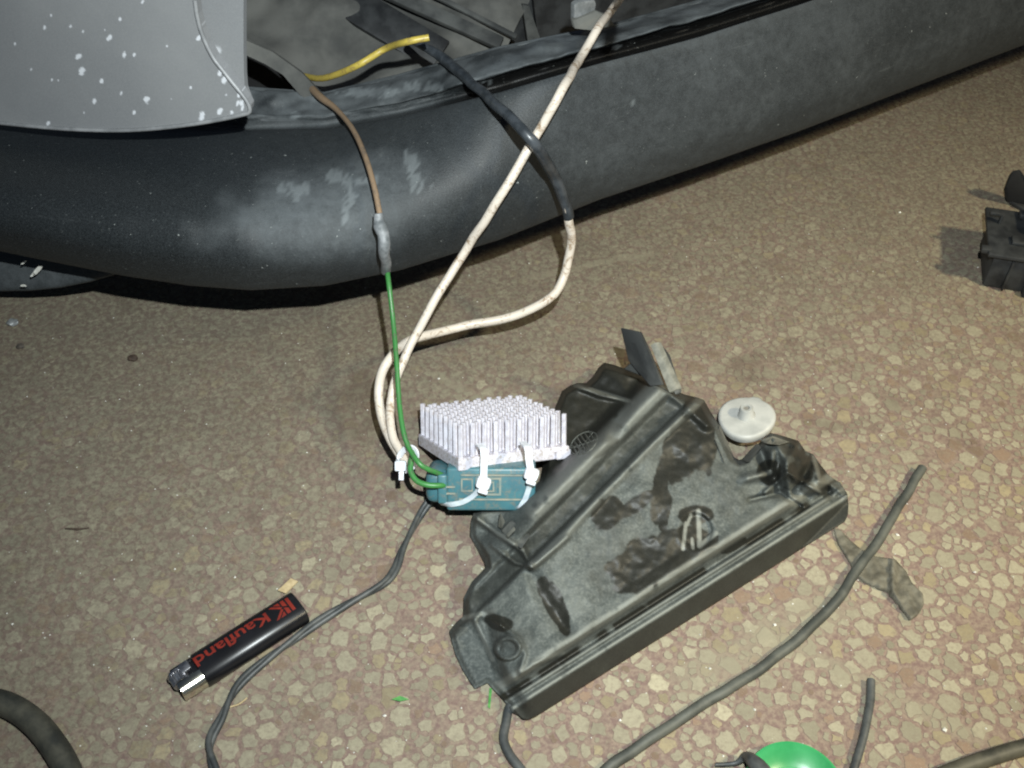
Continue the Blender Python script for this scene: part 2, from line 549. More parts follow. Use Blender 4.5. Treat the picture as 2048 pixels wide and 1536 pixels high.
M_tealdirt = simple('dusty_teal_edge', (0.14, 0.19, 0.18), (0.25, 0.24, 0.19), 200, 0.7)
M_disc = simple('greyed_white_plastic', (0.28, 0.285, 0.27), (0.40, 0.40, 0.375), 45, 0.5, bump=0.25)
M_hubhole = simple('grey_hub_hole', (0.16, 0.15, 0.13), (0.25, 0.24, 0.21), 100, 0.7)
M_lighter = simple('gloss_black_plastic', (0.005, 0.005, 0.006), (0.009, 0.009, 0.011), 60, 0.34, bump=0.05)
M_red = simple('red_print', (0.135, 0.015, 0.010), (0.18, 0.020, 0.012), 400, 0.4, bump=0)
M_steel = simple('bright_steel', (0.68, 0.64, 0.52), (0.80, 0.77, 0.66), 300, 0.22, 1.0, bump=0.1)
M_wheel = simple('flint_wheel_steel', (0.35, 0.35, 0.37), (0.60, 0.60, 0.62), 500, 0.38, 1.0, bump=0.1)
M_tape = simple('dusty_cloth_tape', (0.055, 0.050, 0.036), (0.135, 0.125, 0.095), 120, 0.85, bump=0.5, fine=900)
M_gcap = simple('green_plastic', (0.022, 0.22, 0.070), (0.040, 0.28, 0.10), 60, 0.35, bump=0.08)
M_wood = simple('pale_wood', (0.34, 0.26, 0.14), (0.48, 0.38, 0.22), 200, 0.8)
M_twig = simple('dark_twig', (0.035, 0.022, 0.015), (0.07, 0.045, 0.03), 200, 0.8)
M_leaf = simple('green_scrap', (0.03, 0.17, 0.03), (0.07, 0.26, 0.05), 300, 0.6)
M_grit = simple('pale_grit', (0.50, 0.49, 0.44), (0.70, 0.69, 0.64), 300, 0.7)
M_pebble = simple('dark_grit', (0.035, 0.03, 0.025), (0.08, 0.065, 0.05), 300, 0.8)

# ================================================================== floor with stone chips
floor_v = [(-3.5, -3.0, -0.00035), (3.5, -3.0, -0.00035), (3.5, 4.5, -0.00035), (-3.5, 4.5, -0.00035)]
floor = mesh('floor', floor_v, [(0, 1, 2, 3)], M_matrix, smooth=False)
tag(floor, 'worn reddish terrazzo floor of beige stone chips under a film of dirt', None, None, 'structure')

def build_chips():
    x0, x1, y0, y1 = FCX - FHX, FCX + FHX, FCY - FHY, FCY + FHY
    def keep(x, y):                       # floor the frame (and a step to the side) can see
        back = 0.433 + 0.50 * (x + 0.1445) + 0.17
        left = -0.27 - 0.32 * (y - 0.1)
        right = 0.33 + 0.42 * (y - 0.1)
        return (y < max(back, 0.60)) and (left - 0.02 < x < right + 0.04) and y > 0.10
    cell = 0.004
    grid = {}
    pts = []
    def ok(x, y, r):
        ci, cj = int(x / cell), int(y / cell)
        rr = int((r + 0.0055) / cell) + 1
        for i in range(ci - rr, ci + rr + 1):
            for j in range(cj - rr, cj + rr + 1):
                for q in grid.get((i, j), ()):
                    px, py, pr = pts[q]
                    if (px - x) ** 2 + (py - y) ** 2 < ((pr + r) * 0.94) ** 2:
                        return False
        return True
    for lo, hi, tries in ((0.0040, 0.0056, 4200), (0.0026, 0.0038, 20000), (0.0015, 0.0023, 50000), (0.0010, 0.0013, 28000)):
        xs = rng.uniform(x0, x1, tries); ys = rng.uniform(y0, y1, tries); rs = rng.uniform(lo, hi, tries)
        for x, y, r in zip(xs, ys, rs):
            far_ = min(1.0, max(0.0, (y - 0.24) / 0.26))
            if r > 0.0024 and random.random() < 0.55 * far_: r *= 0.62
            if keep(x, y) and ok(x, y, r):
                grid.setdefault((int(x / cell), int(y / cell)), []).append(len(pts))
                pts.append((float(x), float(y), float(r)))
    chips = []
    for a, (ax, ay, ar) in enumerate(pts):
        m = ar * 1.75
        poly = [(m * math.cos(k * math.pi / 4 + 0.3), m * math.sin(k * math.pi / 4 + 0.3)) for k in range(8)]
        ci, cj = int(ax / cell), int(ay / cell)
        rr = int((ar * 1.75 + 0.0055) / cell) + 1
        for i in range(ci - rr, ci + rr + 1):
            for j in range(cj - rr, cj + rr + 1):
                for q in grid.get((i, j), ()):
                    if q == a: continue
                    bx, by, br = pts[q]
                    dx, dy = bx - ax, by - ay
                    D = math.hypot(dx, dy)
                    lim = (D * D + ar * ar - br * br) / (2 * D)
                    if lim > m: continue
                    ux, uy = dx / D, dy / D
                    new = []
                    n = len(poly)
                    for k in range(n):
                        p, s = poly[k], poly[(k + 1) % n]
                        dp = p[0] * ux + p[1] * uy - lim
                        ds = s[0] * ux + s[1] * uy - lim
                        if dp <= 0: new.append(p)
                        if (dp < 0) != (ds < 0):
                            t = dp / (dp - ds)
                            new.append((p[0] + t * (s[0] - p[0]), p[1] + t * (s[1] - p[1])))
                    poly = new
                    if len(poly) < 3: break
                if len(poly) < 3: break
            if len(poly) < 3: break
        if len(poly) < 3: continue
        # shrink, jitter, cut corners
        g = random.uniform(0.00000, 0.00022)
        if random.random() < (0.07 if ar < 0.0024 else 0.02): continue
        stx, sty, sang = random.uniform(0.80, 1.0), 1.0, random.uniform(0, 3.14)
        pp = []
        for x, y in poly:
            d = math.hypot(x, y) or 1e-6
            k = max(0.35, 1 - g / d * 1.25) * random.uniform(0.88, 1.05)
            x, y = x * k, y * k
            xa, ya = x * math.cos(sang) + y * math.sin(sang), -x * math.sin(sang) + y * math.cos(sang)
            xa *= stx
            pp.append((xa * math.cos(sang) - ya * math.sin(sang), xa * math.sin(sang) + ya * math.cos(sang)))
        if ar > 0.0015:                   # ragged outline: break long edges
            q2 = []
            for k in range(len(pp)):
                p, q_ = pp[k], pp[(k + 1) % len(pp)]
                q2.append(p)
                L_ = math.hypot(p[0] - q_[0], p[1] - q_[1])
                if L_ > 0.0016:
                    k_ = random.uniform(0.3, 0.7); e_ = random.uniform(-0.24, 0.03) * L_
                    nx_, ny_ = (q_[1] - p[1]) / L_, -(q_[0] - p[0]) / L_
                    q2.append((p[0] + (q_[0] - p[0]) * k_ + nx_ * e_, p[1] + (q_[1] - p[1]) * k_ + ny_ * e_))
            pp = q2
        n = len(pp)
        cc = []
        for k in range(n):
            p, s = pp[k], pp[(k + 1) % n]
            if math.hypot(p[0] - s[0], p[1] - s[1]) < 0.00035:
                cc.append(((p[0] + s[0]) / 2, (p[1] + s[1]) / 2)); continue
            c1, c2 = random.uniform(0.04, 0.24), random.uniform(0.04, 0.24)
            cc.append((p[0] + (s[0] - p[0]) * c1, p[1] + (s[1] - p[1]) * c1))
            cc.append((s[0] + (p[0] - s[0]) * c2, s[1] + (p[1] - s[1]) * c2))
        if len(cc) < 4: continue
        r_ = random.random()
        v = random.uniform(0.74, 1.12)
        if r_ < 0.08: base = (0.200, 0.135, 0.095)
        elif r_ < 0.22: base = (0.265, 0.220, 0.135)
        elif r_ < 0.28: base = (0.330, 0.300, 0.212)
        else: base = (0.272, 0.248, 0.178)
        if ar < 0.0017: v *= 0.85
        h = random.uniform(0.0, 0.00010)
        chips.append((ax, ay, cc, h, tuple(k * v for k in base), ar))
    return chips

chips = build_chips()
def proj(x, y, z=0.0):
    d = Vector((x, y, z)) - CAM
    dep = d.dot(CF)
    return 1024 + FPX * d.x / dep, 768 - FPX * d.dot(CU) / dep, dep
occl = [[(900, 1265), (930, 1190), (970, 1120), (945, 1030), (850, 1000), (830, 830), (1050, 800), (1140, 800), (1250, 700),
         (1400, 790), (1470, 900), (1620, 900), (1700, 1000), (1690, 1045), (1060, 1440)],
        [(335, 1370), (580, 1190), (622, 1240), (370, 1415)], [(-10, -10), (2060, -10), (2060, 95), (1150, 430), (600, 590), (-10, 610)]]
score = []
for i, c in enumerate(chips):
    x, y, dep = proj(c[0], c[1])
    s = 0
    if 5 < x < 2043 and 5 < y < 1531 and not any(bool(inside(o, np.array(x), np.array(y))) for o in occl):
        area = 0
        cc = c[2]
        for k in range(len(cc)):
            area += cc[k][0] * cc[(k + 1) % len(cc)][1] - cc[k][1] * cc[(k + 1) % len(cc)][0]
        s = abs(area) / dep ** 3
    score.append(s)
order = sorted(range(len(chips)), key=lambda i: -score[i])
top300 = set(order[:300])

def chip_geo(c, V, F, C, rel=False):
    ax, ay, cc, h, col, _ = c
    ox, oy = (0, 0) if rel else (ax, ay)
    b = len(V); n = len(cc)
    for x, y in cc: V.append((ox + x * 1.0, oy + y * 1.0, -0.0004))
    for x, y in cc: V.append((ox + x * 0.955, oy + y * 0.955, h - 0.00015))
    for x, y in cc: V.append((ox + x * 0.74, oy + y * 0.74, h - 0.00011))
    F.append(tuple(b + 2 * n + k for k in range(n)))
    for k in range(n):
        F.append((b + n + k, b + n + (k + 1) % n, b + 2 * n + (k + 1) % n, b + 2 * n + k))
    for k in range(n):
        F.append((b + k, b + (k + 1) % n, b + n + (k + 1) % n, b + n + k))
    C.extend([(*col, 1.0)] * (2 * n) + [(*col, 0.0)] * n)
def chip_obj(name, V, F, C, parent):
    me = bpy.data.meshes.new(name)
    me.from_pydata(V, [], F)
    at = me.attributes.new('chip_colour', 'FLOAT_COLOR', 'POINT')
    at.data.foreach_set('color', np.asarray(C, np.float32).ravel())
    return link(name, me, M_chip, parent, False)
V, F, C = [], [], []
for i, c in enumerate(chips):
    if i in top300:
        v, f, k = [], [], []
        chip_geo(c, v, f, k, True)
        o = chip_obj('stone_chip', v, f, k, floor)
        o.location = (c[0], c[1], 0)
    else:
        chip_geo(c, V, F, C)
tag(chip_obj('stone_chips', V, F, C, floor), kind='stuff')

# ================================================================== car: bumper, fender, headlight bay
car = thing('car', 'parked car with black plastic bumper, silver wing and empty headlight bay', 'car', P(600, 575, 0.0))
CO = car.location.copy()

sx = [-320, 0, 120, 250, 380, 500, 650, 800, 1000, 1200, 1400, 1600, 1800, 2048, 2420]
lip_y = [445, 503, 527, 552, 571, 580, 571, 540, 479, 399, 332, 262, 185, 90, -55]
crease = [200, 235, 248, 256, 263, 266, 262, 238, 190, 133, 79, 14, -55, -140, -268]
ledge_f = [150, 190, 200, 206, 214, 222, 226, 198, 144, 90, 34, -30, -98, -182, -310]
ledge_b = [110, 150, 158, 165, 172, 178, 188, 152, 97, 58, 3, -60, -128, -212, -340]
LIPZ = 0.080
def lip_pt(x): return P(x, interp(sx, lip_y, x), LIPZ)
def lip_frame(x):
    a, b = lip_pt(x - 25), lip_pt(x + 25)
    t = (b - a); t.z = 0; t.normalize()
    N = Vector((-t.y, t.x, 0))            # inward, away from the camera
    if N.y < 0: N = -N
    return lip_pt(x), N
lf = [0, 500, 750, 1100, 2048]
def off(x, left, right):                  # the corner bulges more than the straight run
    return left + (right - left) * float(sm(560, 1150, np.array(float(x))))

NS = 10
cols = list(np.arange(-320, 2421, 6.5))
prof_all, uv = [], []
for x in cols:
    L, N = lip_frame(x)
    ly, cy = interp(sx, lip_y, x), interp(sx, crease, x)
    fy, by = interp(sx, ledge_f, x), interp(sx, ledge_b, x)
    def at(y, o):
        return PL(x, y, L + N * o, N)
    keyp = [at(ly, 0) + N * 0.030 + Vector((0, 0, 0.008)),
            at(ly, 0) + N * 0.006 + Vector((0, 0, -0.001)),
            at(ly - 4, 0),
            at(ly + (cy - ly) * 0.18, off(x, -0.004, -0.003)),
            at(ly + (cy - ly) * 0.40, off(x, 0.0045, 0.000)),
            at(ly + (cy - ly) * 0.60, off(x, 0.0235, 0.004)),
            at(ly + (cy - ly) * 0.82, off(x, 0.054, 0.010)),
            at(cy, off(x, 0.088, 0.016)),
            at(cy - 6, off(x, 0.098, 0.021)),
            at(cy - 13, off(x, 0.102, 0.046)),
            at(fy + (cy - fy) * 0.22, off(x, 0.104, 0.046)),
            at(fy, off(x, 0.108, 0.036)),
            at(by + 6, off(x, 0.122, 0.060)),
            at(by, off(x, 0.128, 0.066))]
    last = keyp[-1]
    keyp.append(last + N * 0.006 + Vector((0, 0, -0.006)))
    keyp.append(last + N * 0.010 + Vector((0, 0, -0.05)))
    prof_all.append(catmull(keyp, NS))
np_ = len(prof_all[0])
verts, faces, dust_and_shade = [], [], []
for x, pr in zip(cols, prof_all):
    for k, p in enumerate(pr):
        lump = mnoise.noise(Vector((p.x * 14, p.y * 14, p.z * 20))) * 0.0012
        if k > int(9.6 * NS) and k < 13 * NS:
            q_ = p * 55
            lump += 0.0030 * mnoise.noise(q_) + 0.0012 * mnoise.noise(q_ * 3.1)
        verts.append(p + Vector((0, -lump, lump)))
        v = 0.06 + 0.80 * float(np.interp(x, [150, 330, 560, 800, 1000], [0.0, 0.12, 0.70, 0.95, 1.0])) if k < 9 * NS else 0.8
        if int(7.5 * NS) <= k <= 10 * NS: v = float(np.interp(x, [450, 860, 960], [0.7, 0.45, -1.0]))  # towards the right, negative values paint the groove's shade black
        if k > int(10.2 * NS): v = 0.75 + 1.1 * (mnoise.noise(p * 30) * 0.6 + mnoise.noise(p * 95) * 0.5)
        dust_and_shade.append(v)
for i in range(len(cols) - 1):
    for k in range(np_ - 1):
        a = i * np_ + k
        faces.append((a, a + 1, a + np_ + 1, a + np_))
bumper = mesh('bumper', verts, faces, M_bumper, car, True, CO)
scuffs = [((592, 382), 28, 16), ((668, 350), 10, 16), ((712, 362), 34, 10), ((700, 385), 10, 28), ((690, 420), 6, 26),
          ((825, 335), 14, 20), ((835, 360), 20, 24), ((810, 310), 10, 14), ((590, 235), 14, 8), ((860, 175), 55, 10),
          ((760, 185), 60, 9), ((965, 160), 22, 6), ((1210, 90), 30, 7), ((1265, 205), 7, 10)]
va = np.array([tuple(v) for v in verts]) - np.array(tuple(CAM))
dep_ = va @ np.array(tuple(CF))
vx = 1024 + FPX * va[:, 0] / dep_; vy = 768 - FPX * (va @ np.array(tuple(CU))) / dep_
sc = np.zeros(len(verts))
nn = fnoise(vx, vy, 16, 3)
dust_and_shade = np.array(dust_and_shade)
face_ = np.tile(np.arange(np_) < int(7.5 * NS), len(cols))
dust_glint = sm(1.25, 0.25, np.hypot((vx - 665) / 300, (vy - 425 + (vx - 665) * 0.10) / 125) + (fnoise(vx, vy, 90, 41, 4) - 0.5) * 0.9)  # dust haze that also paints the flash highlight onto the face
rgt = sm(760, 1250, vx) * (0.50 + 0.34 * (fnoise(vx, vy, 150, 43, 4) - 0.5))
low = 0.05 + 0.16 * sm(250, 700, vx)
dust_and_shade = np.where(face_, np.maximum(np.maximum(dust_glint * 0.88, rgt), low), dust_and_shade)
BVX, BVY, BDEP, BZV = vx, vy, dep_, va[:, 2] + H
for (cx, cy), rx, ry in scuffs:
    d = np.hypot((vx - cx) / rx, (vy - cy) / ry)
    sc = np.maximum(sc, sm(1.02, 0.90, d + (nn - 0.5) * 2.6) * 0.25 * sm(0.22, 0.42, fnoise(vx, vy, 10, 8, 3)))
for an, vals in (('dust_and_shade', dust_and_shade), ('scuff', sc)):
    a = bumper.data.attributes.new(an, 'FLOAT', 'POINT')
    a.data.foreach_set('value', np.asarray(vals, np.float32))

# lower splash guard showing under the bumper corner
gx = [-320, -150, 0, 60, 120, 180, 245, 330, 430]
gy = [560, 585, 591, 590, 584, 572, 553, 520, 480]
L0, N0 = lip_frame(60)
gpl = L0 + N0 * 0.030
gv, gf = [], []
for x in np.arange(-320, 331, 10.0):
    yb = interp(gx, gy, x)
    p = PL(x, yb, gpl, (N0 + Vector((0, 0, -0.25))).normalized())
    gv += [p + N0 * 0.02 + Vector((0, 0, 0.004)), p + N0 * 0.003, p + Vector((0, 0, 0.003)),
           p + N0 * 0.004 + Vector((0, 0, 0.010)), p + N0 * 0.012 + Vector((0, 0, 0.020)), p + N0 * 0.030 + Vector((0, 0, 0.030))]
q = 6
for i in range(len(gv) // q - 1):
    for k in range(q - 1):
        gf.append((i * q + k, i * q + k + 1, (i + 1) * q + k + 1, (i + 1) * q + k))
guard = mesh('splash_guard', gv, gf, M_bumper, car, True, CO)
sd = guard.modifiers.new('subdivision', 'SUBSURF'); sd.levels = sd.render_levels = 2
gsc = []
for v in gv:
    gsc.append(0.0)
for an, vals in (('dust_and_shade', [0.6] * len(gv)), ('scuff', gsc)):
    a = guard.data.attributes.new(an, 'FLOAT', 'POINT')
    a.data.foreach_set('value', np.asarray(vals, np.float32))
# paint smears on the guard
def blob_on(name, cx, cy, rx, ry, ang, p0, n, material, parent, lift, origin, seed):
    pts = []
    rr = random.Random(seed)
    for k in range(12):
        a = 2 * math.pi * k / 12
        r_ = rr.uniform(0.7, 1.15)
        dx, dy = rx * math.cos(a) * r_, ry * math.sin(a) * r_
        pts.append(PL(cx + dx * math.cos(ang) - dy * math.sin(ang), cy + dx * math.sin(ang) + dy * math.cos(ang), p0 - n * lift, n))
    return plate(name, pts, 0.0003, material, parent, -n, origin)
gn = (N0 + Vector((0, 0, -0.32))).normalized()
for k, (cx, cy, rx, ry, an) in enumerate(((75, 541, 13, 5, -0.8), (66, 549, 6, 3, -0.8), (47, 571, 6, 2.5, 0.1), (48, 525, 8, 2, -0.6))):
    blob_on('paint_smear', cx, cy, rx, ry, an, gpl + Vector((0, 0, 0.004)), gn, M_grit, car, 0.004, CO, k)

# silver wing panel
L1, N1 = lip_frame(250)
fn = (N1 + Vector((0.10, 0, -0.10))).normalized()
fp = L1 + N1 * 0.045
f_out = [(-330, -260), (388, -260), (388, -60), (390, 0), (394, 30), (402, 62), (414, 92), (428, 118), (445, 140), (462, 162), (480, 184),
         (492, 200), (499, 214), (498, 224), (486, 229), (440, 239), (380, 249), (300, 258), (230, 261), (150, 259), (80, 254), (0, 246),
         (-120, 232), (-330, 200)]
def fender_pts(xs, ys):
    out = []
    for x, y in zip(xs, ys):
        p = PL(x, y, fp, fn)
        d = interp([0, 4, 12, 26], [0.0065, 0.003, 0.0008, 0.0], max(0.0, min(26.0, fd(x, y))))
        out.append(p + fn * d * 0.0)
    return out
_fo = f_out
def fd(x, y):
    d, _, _ = poly_dist(np.array([x]), np.array([y]), _fo, True)
    return float(d[0])
chips_px = [(102, 30, 4), (90, 55, 4), (141, 52, 3), (166, 63, 3), (219, 76, 7), (157, 113, 7), (249, 110, 6), (268, 110, 3), (163, 145, 9),
            (62, 140, 3), (103, 160, 3), (117, 160, 2), (203, 162, 5), (188, 203, 6), (243, 185, 4), (294, 200, 8), (268, 224, 4), (168, 225, 3),
            (97, 246, 6), (285, 4, 4), (402, 55, 5), (397, 76, 5), (441, 148, 7), (448, 159, 7), (475, 206, 6), (404, 232, 9), (440, 224, 7),
            (463, 224, 6), (484, 205, 8), (478, 190, 5), (30, 88, 3), (334, 92, 2), (342, 198, 2), (381, 175, 3), (452, 190, 3), (484, 218, 6), (210, 60, 2), (240, 38, 3)]
def chipmask(xs, ys):
    m = np.zeros(xs.shape)
    n = fnoise(xs, ys, 7, 5)
    for cx, cy, r_ in chips_px:
        d = np.hypot((xs - cx) * 0.94 + (ys - cy) * 0.30, ((ys - cy) * 0.94 - (xs - cx) * 0.34) * 0.62) / (r_ * 0.62)
        m = np.maximum(m, sm(1.2, 0.7, d + (n - 0.5) * 1.8) * 0.9)
    d, _, _ = poly_dist(xs, ys, [(390, 0), (414, 92), (445, 140), (499, 214), (486, 229), (380, 249)])
    e = sm(4.5, 1.0, d + (fnoise(xs, ys, 14, 9) - 0.36) * 22)
    return m
fender = sheet('wing_panel', f_out, 1.9, fender_pts, M_paint, car, CO, {'chip': chipmask}, skirt=lambda v: v + N1 * 0.006, angle=40)
hem = [PL(x, y, fp - N1 * 0.0004, fn) for x, y in f_out[3:-1]]
tube('wing_hem', hem, 0.0011, M_hem, car, segs=8, n=4, origin=CO)  # bead added to give the panel edge its highlight line
# returned flange beside its edge
fl = [(372, -260), (487, -260), (487, 0), (487, 100), (488, 150), (490, 178), (500, 205), (492, 212), (470, 190), (440, 152), (420, 120), (400, 80), (386, 30), (380, -20)]
ffn = (N1 + Vector((0.02, 0, -0.25))).normalized()
def fl_pts(xs, ys): return [PL(x, y, fp + N1 * 0.014, ffn) for x, y in zip(xs, ys)]
sheet('wing_flange', fl, 4, fl_pts, M_paint, car, CO, {'chip': lambda xs, ys: sm(11, 6, np.hypot(xs - 434, ys - 100)) * 0.6 * sm(.3, .6, fnoise(xs, ys, 8, 4))},
      skirt=lambda v: v + N1 * 0.004, angle=40)

# headlight bay behind the ledge
L2, N2 = lip_frame(760)
bn = (N2 * 0.55 + Vector((0.05, 0, -0.83))).normalized()
bp = PL(760, 160, L2 + N2 * 0.165, N2)
def bay_pts(xs, ys):
    out = []
    for x, y in zip(xs, ys):
        p = PL(x, y, bp, bn)
        p = p - bn * (0.006 * math.sin(x * 0.021) * math.sin(y * 0.03 + 1) + 0.004 * mnoise.noise(Vector((x * 0.02, y * 0.02, 0))))
        out.append(p)
    return out
bay_out = [(440, -330), (1080, -330), (1060, 0), (1010, 100), (985, 150), (900, 200), (700, 230), (610, 235), (590, 165), (540, 120), (487, 85), (440, 60)]
sheet('bay_floor', bay_out, 9, bay_pts, M_bay, car, CO)
# bay backing sheets, painted near-black for its unlit depth
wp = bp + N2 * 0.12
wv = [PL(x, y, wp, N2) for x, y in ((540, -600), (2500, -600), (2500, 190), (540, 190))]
plate('bay_back_wall', wv, 0.01, M_nearblack, car, N2, CO)
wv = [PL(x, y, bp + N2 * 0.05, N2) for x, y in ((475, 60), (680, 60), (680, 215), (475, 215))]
plate('bay_inner_panel', wv, 0.004, M_nearblack, car, N2, CO)
def bar(name, p, q, w_, material, lift=0.004, wide=None):
    a = PL(*p, bp, bn) - bn * lift; b = PL(*q, bp, bn) - bn * lift
    t = (b - a).normalized(); s = t.cross(bn).normalized() * (wide or w_)
    pts = [a - s, b - s, b + s, a + s]
    return plate(name, pts, w_, material, car, bn, CO, 0.0008)
bar('bay_rib', (690, -40), (1000, 100), 0.0045, M_darkdust, 0.010)
bar('bay_rib', (780, -40), (1030, 88), 0.003, M_darkdust, 0.010, 0.0018)
bar('bay_rib', (700, 10), (880, 118), 0.004, M_dark, 0.005, 0.012)
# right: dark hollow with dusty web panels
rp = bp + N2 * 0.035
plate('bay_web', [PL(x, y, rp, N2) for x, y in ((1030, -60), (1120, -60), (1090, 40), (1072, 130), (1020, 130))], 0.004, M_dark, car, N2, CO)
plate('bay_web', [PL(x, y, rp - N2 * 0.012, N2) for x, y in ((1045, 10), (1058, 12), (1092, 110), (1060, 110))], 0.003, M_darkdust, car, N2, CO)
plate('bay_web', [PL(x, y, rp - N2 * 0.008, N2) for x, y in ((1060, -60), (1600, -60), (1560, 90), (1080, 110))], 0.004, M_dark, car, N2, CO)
# loom bracket in front of the black gap
brk = [PL(x, y, L2 + N2 * 0.10, (N2 + Vector((0, 0, -0.5))).normalized()) for x, y in
       ((440, 62), (490, 80), (545, 104), (604, 146), (652, 196), (640, 214), (600, 190), (566, 150), (530, 128), (487, 108), (440, 94))]
plate('loom_bracket', brk, 0.003, M_bay, car, N2, CO)
# zinc spring clip on the ledge edge
cp = PL(1163, 52, L2 + N2 * 0.12, N2)
Lc, Nc = lip_frame(1170)
cpl = PL(1172, 50, Lc + Nc * 0.045, Nc)
pts = [PL(x, y, cpl, Nc) for x, y in ((1149, 10), (1158, 4), (1190, 0), (1193, 8), (1190, 26), (1164, 40), (1160, 52), (1148, 48))]
plate('spring_clip', pts, 0.004, M_clip, car, Nc, CO, 0.0008)
pts = [PL(x, y, cpl - Nc * 0.006, (Nc + Vector((0, 0, -0.6))).normalized()) for x, y in ((1160, 38), (1192, 22), (1215, 30), (1230, 50), (1190, 62), (1150, 58), (1146, 40))]
plate('clip_foot', pts, 0.003, M_rib, car, Nc, CO, 0.0006)
pts = [PL(x, y, Lc + Nc * 0.060 + Vector((0, 0, 0.02)), (Nc * 0.6 + Vector((0, 0, -0.8))).normalized()) for x, y in ((1440, -60), (1640, -60), (1572, 14), (1572, 20), (1500, 36), (1440, 40), (1380, 55), (1400, 10))]
plate('ledge_bracket', pts, 0.004, M_bay, car, (0, 0, -1), CO, 0.0008)

# ================================================================== finned heat sink strapped on a teal box
E, PHI = R(11.0), R(25.0)
cn = (CU * math.cos(E) - CF * math.sin(E)).normalized()
cb = (CU * -math.sin(E) - CF * math.cos(E)).normalized()
u = (CX * math.cos(PHI) - cb * math.sin(PHI)).normalized()
v_ = -(CX * math.sin(PHI) + cb * math.cos(PHI))
LU, LV, TB, PH = 0.0636, 0.0590, 0.0066, 0.0178
# box axes: turned about the plate normal so that its face looks at the viewer
PHB = R(-1.0)
ub = (CX * math.cos(PHB) - cb * math.sin(PHB)).normalized()
vb = -(CX * math.sin(PHB) + cb * math.cos(PHB))
anchor_l = Vector((-LU / 2, -LV / 2, 0))
rel = []
fc = lambda x, y, z: u * x + v_ * y + cn * z
front = fc(-LU / 2, -LV / 2, 0)
BX0, BX1, BY0, BY1, BZ = -0.0165, 0.0390, 0.002, 0.034, 0.0215
for x in (BX0, BX1):
    for y in (BY0, BY1):
        rel.append((ub * x + vb * y - cn * (TB + BZ)).z)
minrel = min(rel)
corner = P(917, 918, -minrel + 0.0012)
centre = corner - front
Mh = Matrix((( u.x, v_.x, cn.x, centre.x), (u.y, v_.y, cn.y, centre.y), (u.z, v_.z, cn.z, centre.z), (0, 0, 0, 1)))
hs = thing('heat_sink', 'pale pin-fin heat sink strapped with white ties onto a teal plastic box', 'heat sink', mat=Mh)
Mi = Mh.inverted()
bm = bmesh.new()
box_bm(bm, (0, 0, -TB / 2), (LU, LV, TB), bevel=0.0005, segs=1)
box_bm(bm, (LU / 2 - 0.0045, -LV / 2 - 0.0006, -TB * 0.60), (0.0085, 0.0030, TB * 0.74), bevel=0.0004, segs=1)
bm_obj('base_plate', bm, M_sink, hs, False)
# pins in a staggered field
bm = bmesh.new()
r_ = bmesh.ops.create_cone(bm, cap_ends=True, segments=4, radius1=0.00168, radius2=0.00162, depth=PH)
bmesh.ops.translate(bm, vec=(0, 0, PH / 2), verts=bm.verts)
es = [e for e in bm.edges if any(v.co.z > PH * 0.9 for v in e.verts)]
bmesh.ops.bevel(bm, geom=es, offset=0.0003, segments=1, affect='EDGES')
pin0 = bm_obj('pin', bm, M_pin, hs, False)
nx, ny = 19, 17
first = True
ax, ay = (LU - 0.0045) / (nx - 1), (LV - 0.0045) / (ny - 1)
for i in range(nx):
    for j in range(ny):
        if (i + j) % 2: continue
        o = pin0 if first else pin0.copy()
        if not first:
            COL.objects.link(o)
            o.parent = hs
        first = False
        o.location = (-LU / 2 + 0.00225 + i * ax, -LV / 2 + 0.00225 + j * ay, -0.0004)
        o.rotation_euler = (R(random.uniform(-1.2, 1.2)), R(random.uniform(-1.2, 1.2)), R(random.uniform(-5, 5)))
        s_ = random.uniform(0.975, 1.012)
        o.scale = (1, 1, s_)
# teal box, in plate-local coordinates
def bl(x, y, z):                          # box frame -> heat sink frame
    return Mi @ (corner + ub * x + vb * y + cn * z)
def rounded_box(x0, x1, y0, y1, z0, z1, bev):
    b = bmesh.new()
    box_bm(b, ((x0 + x1) / 2, (y0 + y1) / 2, (z0 + z1) / 2), (x1 - x0, y1 - y0, z1 - z0), bevel=bev, segs=3)
    for v in b.verts: v.co = bl(*v.co)
    return b
bm_obj('housing', rounded_box(BX0 + 0.010, BX1, BY0, BY1, -TB - BZ, -TB + 0.0015, 0.0016), M_teal, hs)
bm_obj('end_cap', rounded_box(BX0 - 0.001, BX0 + 0.012, BY0 + 0.002, BY1 - 0.004, -TB - BZ + 0.003, -TB - 0.001, 0.0042), M_teal, hs)
bm_obj('collar', rounded_box(BX0 + 0.0055, BX0 + 0.0105, BY0 - 0.0012, BY1, -TB - BZ + 0.004, -TB - 0.002, 0.0012), M_teal, hs)
def frame(name, x0, x1, z0, z1, wd, th, material):
    b = bmesh.new()
    for (a0, a1, c0, c1) in ((x0, x1, z0, z0 + wd), (x0, x1, z1 - wd, z1), (x0, x0 + wd, z0 + wd, z1 - wd), (x1 - wd, x1, z0 + wd, z1 - wd)):
        vs = box_bm(b, ((a0 + a1) / 2, BY0 - th / 2 + 0.0002, (c0 + c1) / 2), (a1 - a0, th + 0.0004, c1 - c0))
    for v in b.verts: v.co = bl(*v.co)
    return bm_obj(name, b, material, hs, False)
frame('latch_frame', 0.0085, 0.0215, -TB - 0.0130, -TB - 0.0035, 0.0011, 0.0007, M_tealdirt)
frame('latch_frame', 0.0125, 0.0180, -TB - 0.0110, -TB - 0.0055, 0.0008, 0.0010, M_tealdirt)
frame('latch_frame', 0.0010, 0.0072, -TB - 0.0110, -TB - 0.0040, 0.0008, 0.0007, M_tealdirt)
b = bmesh.new()
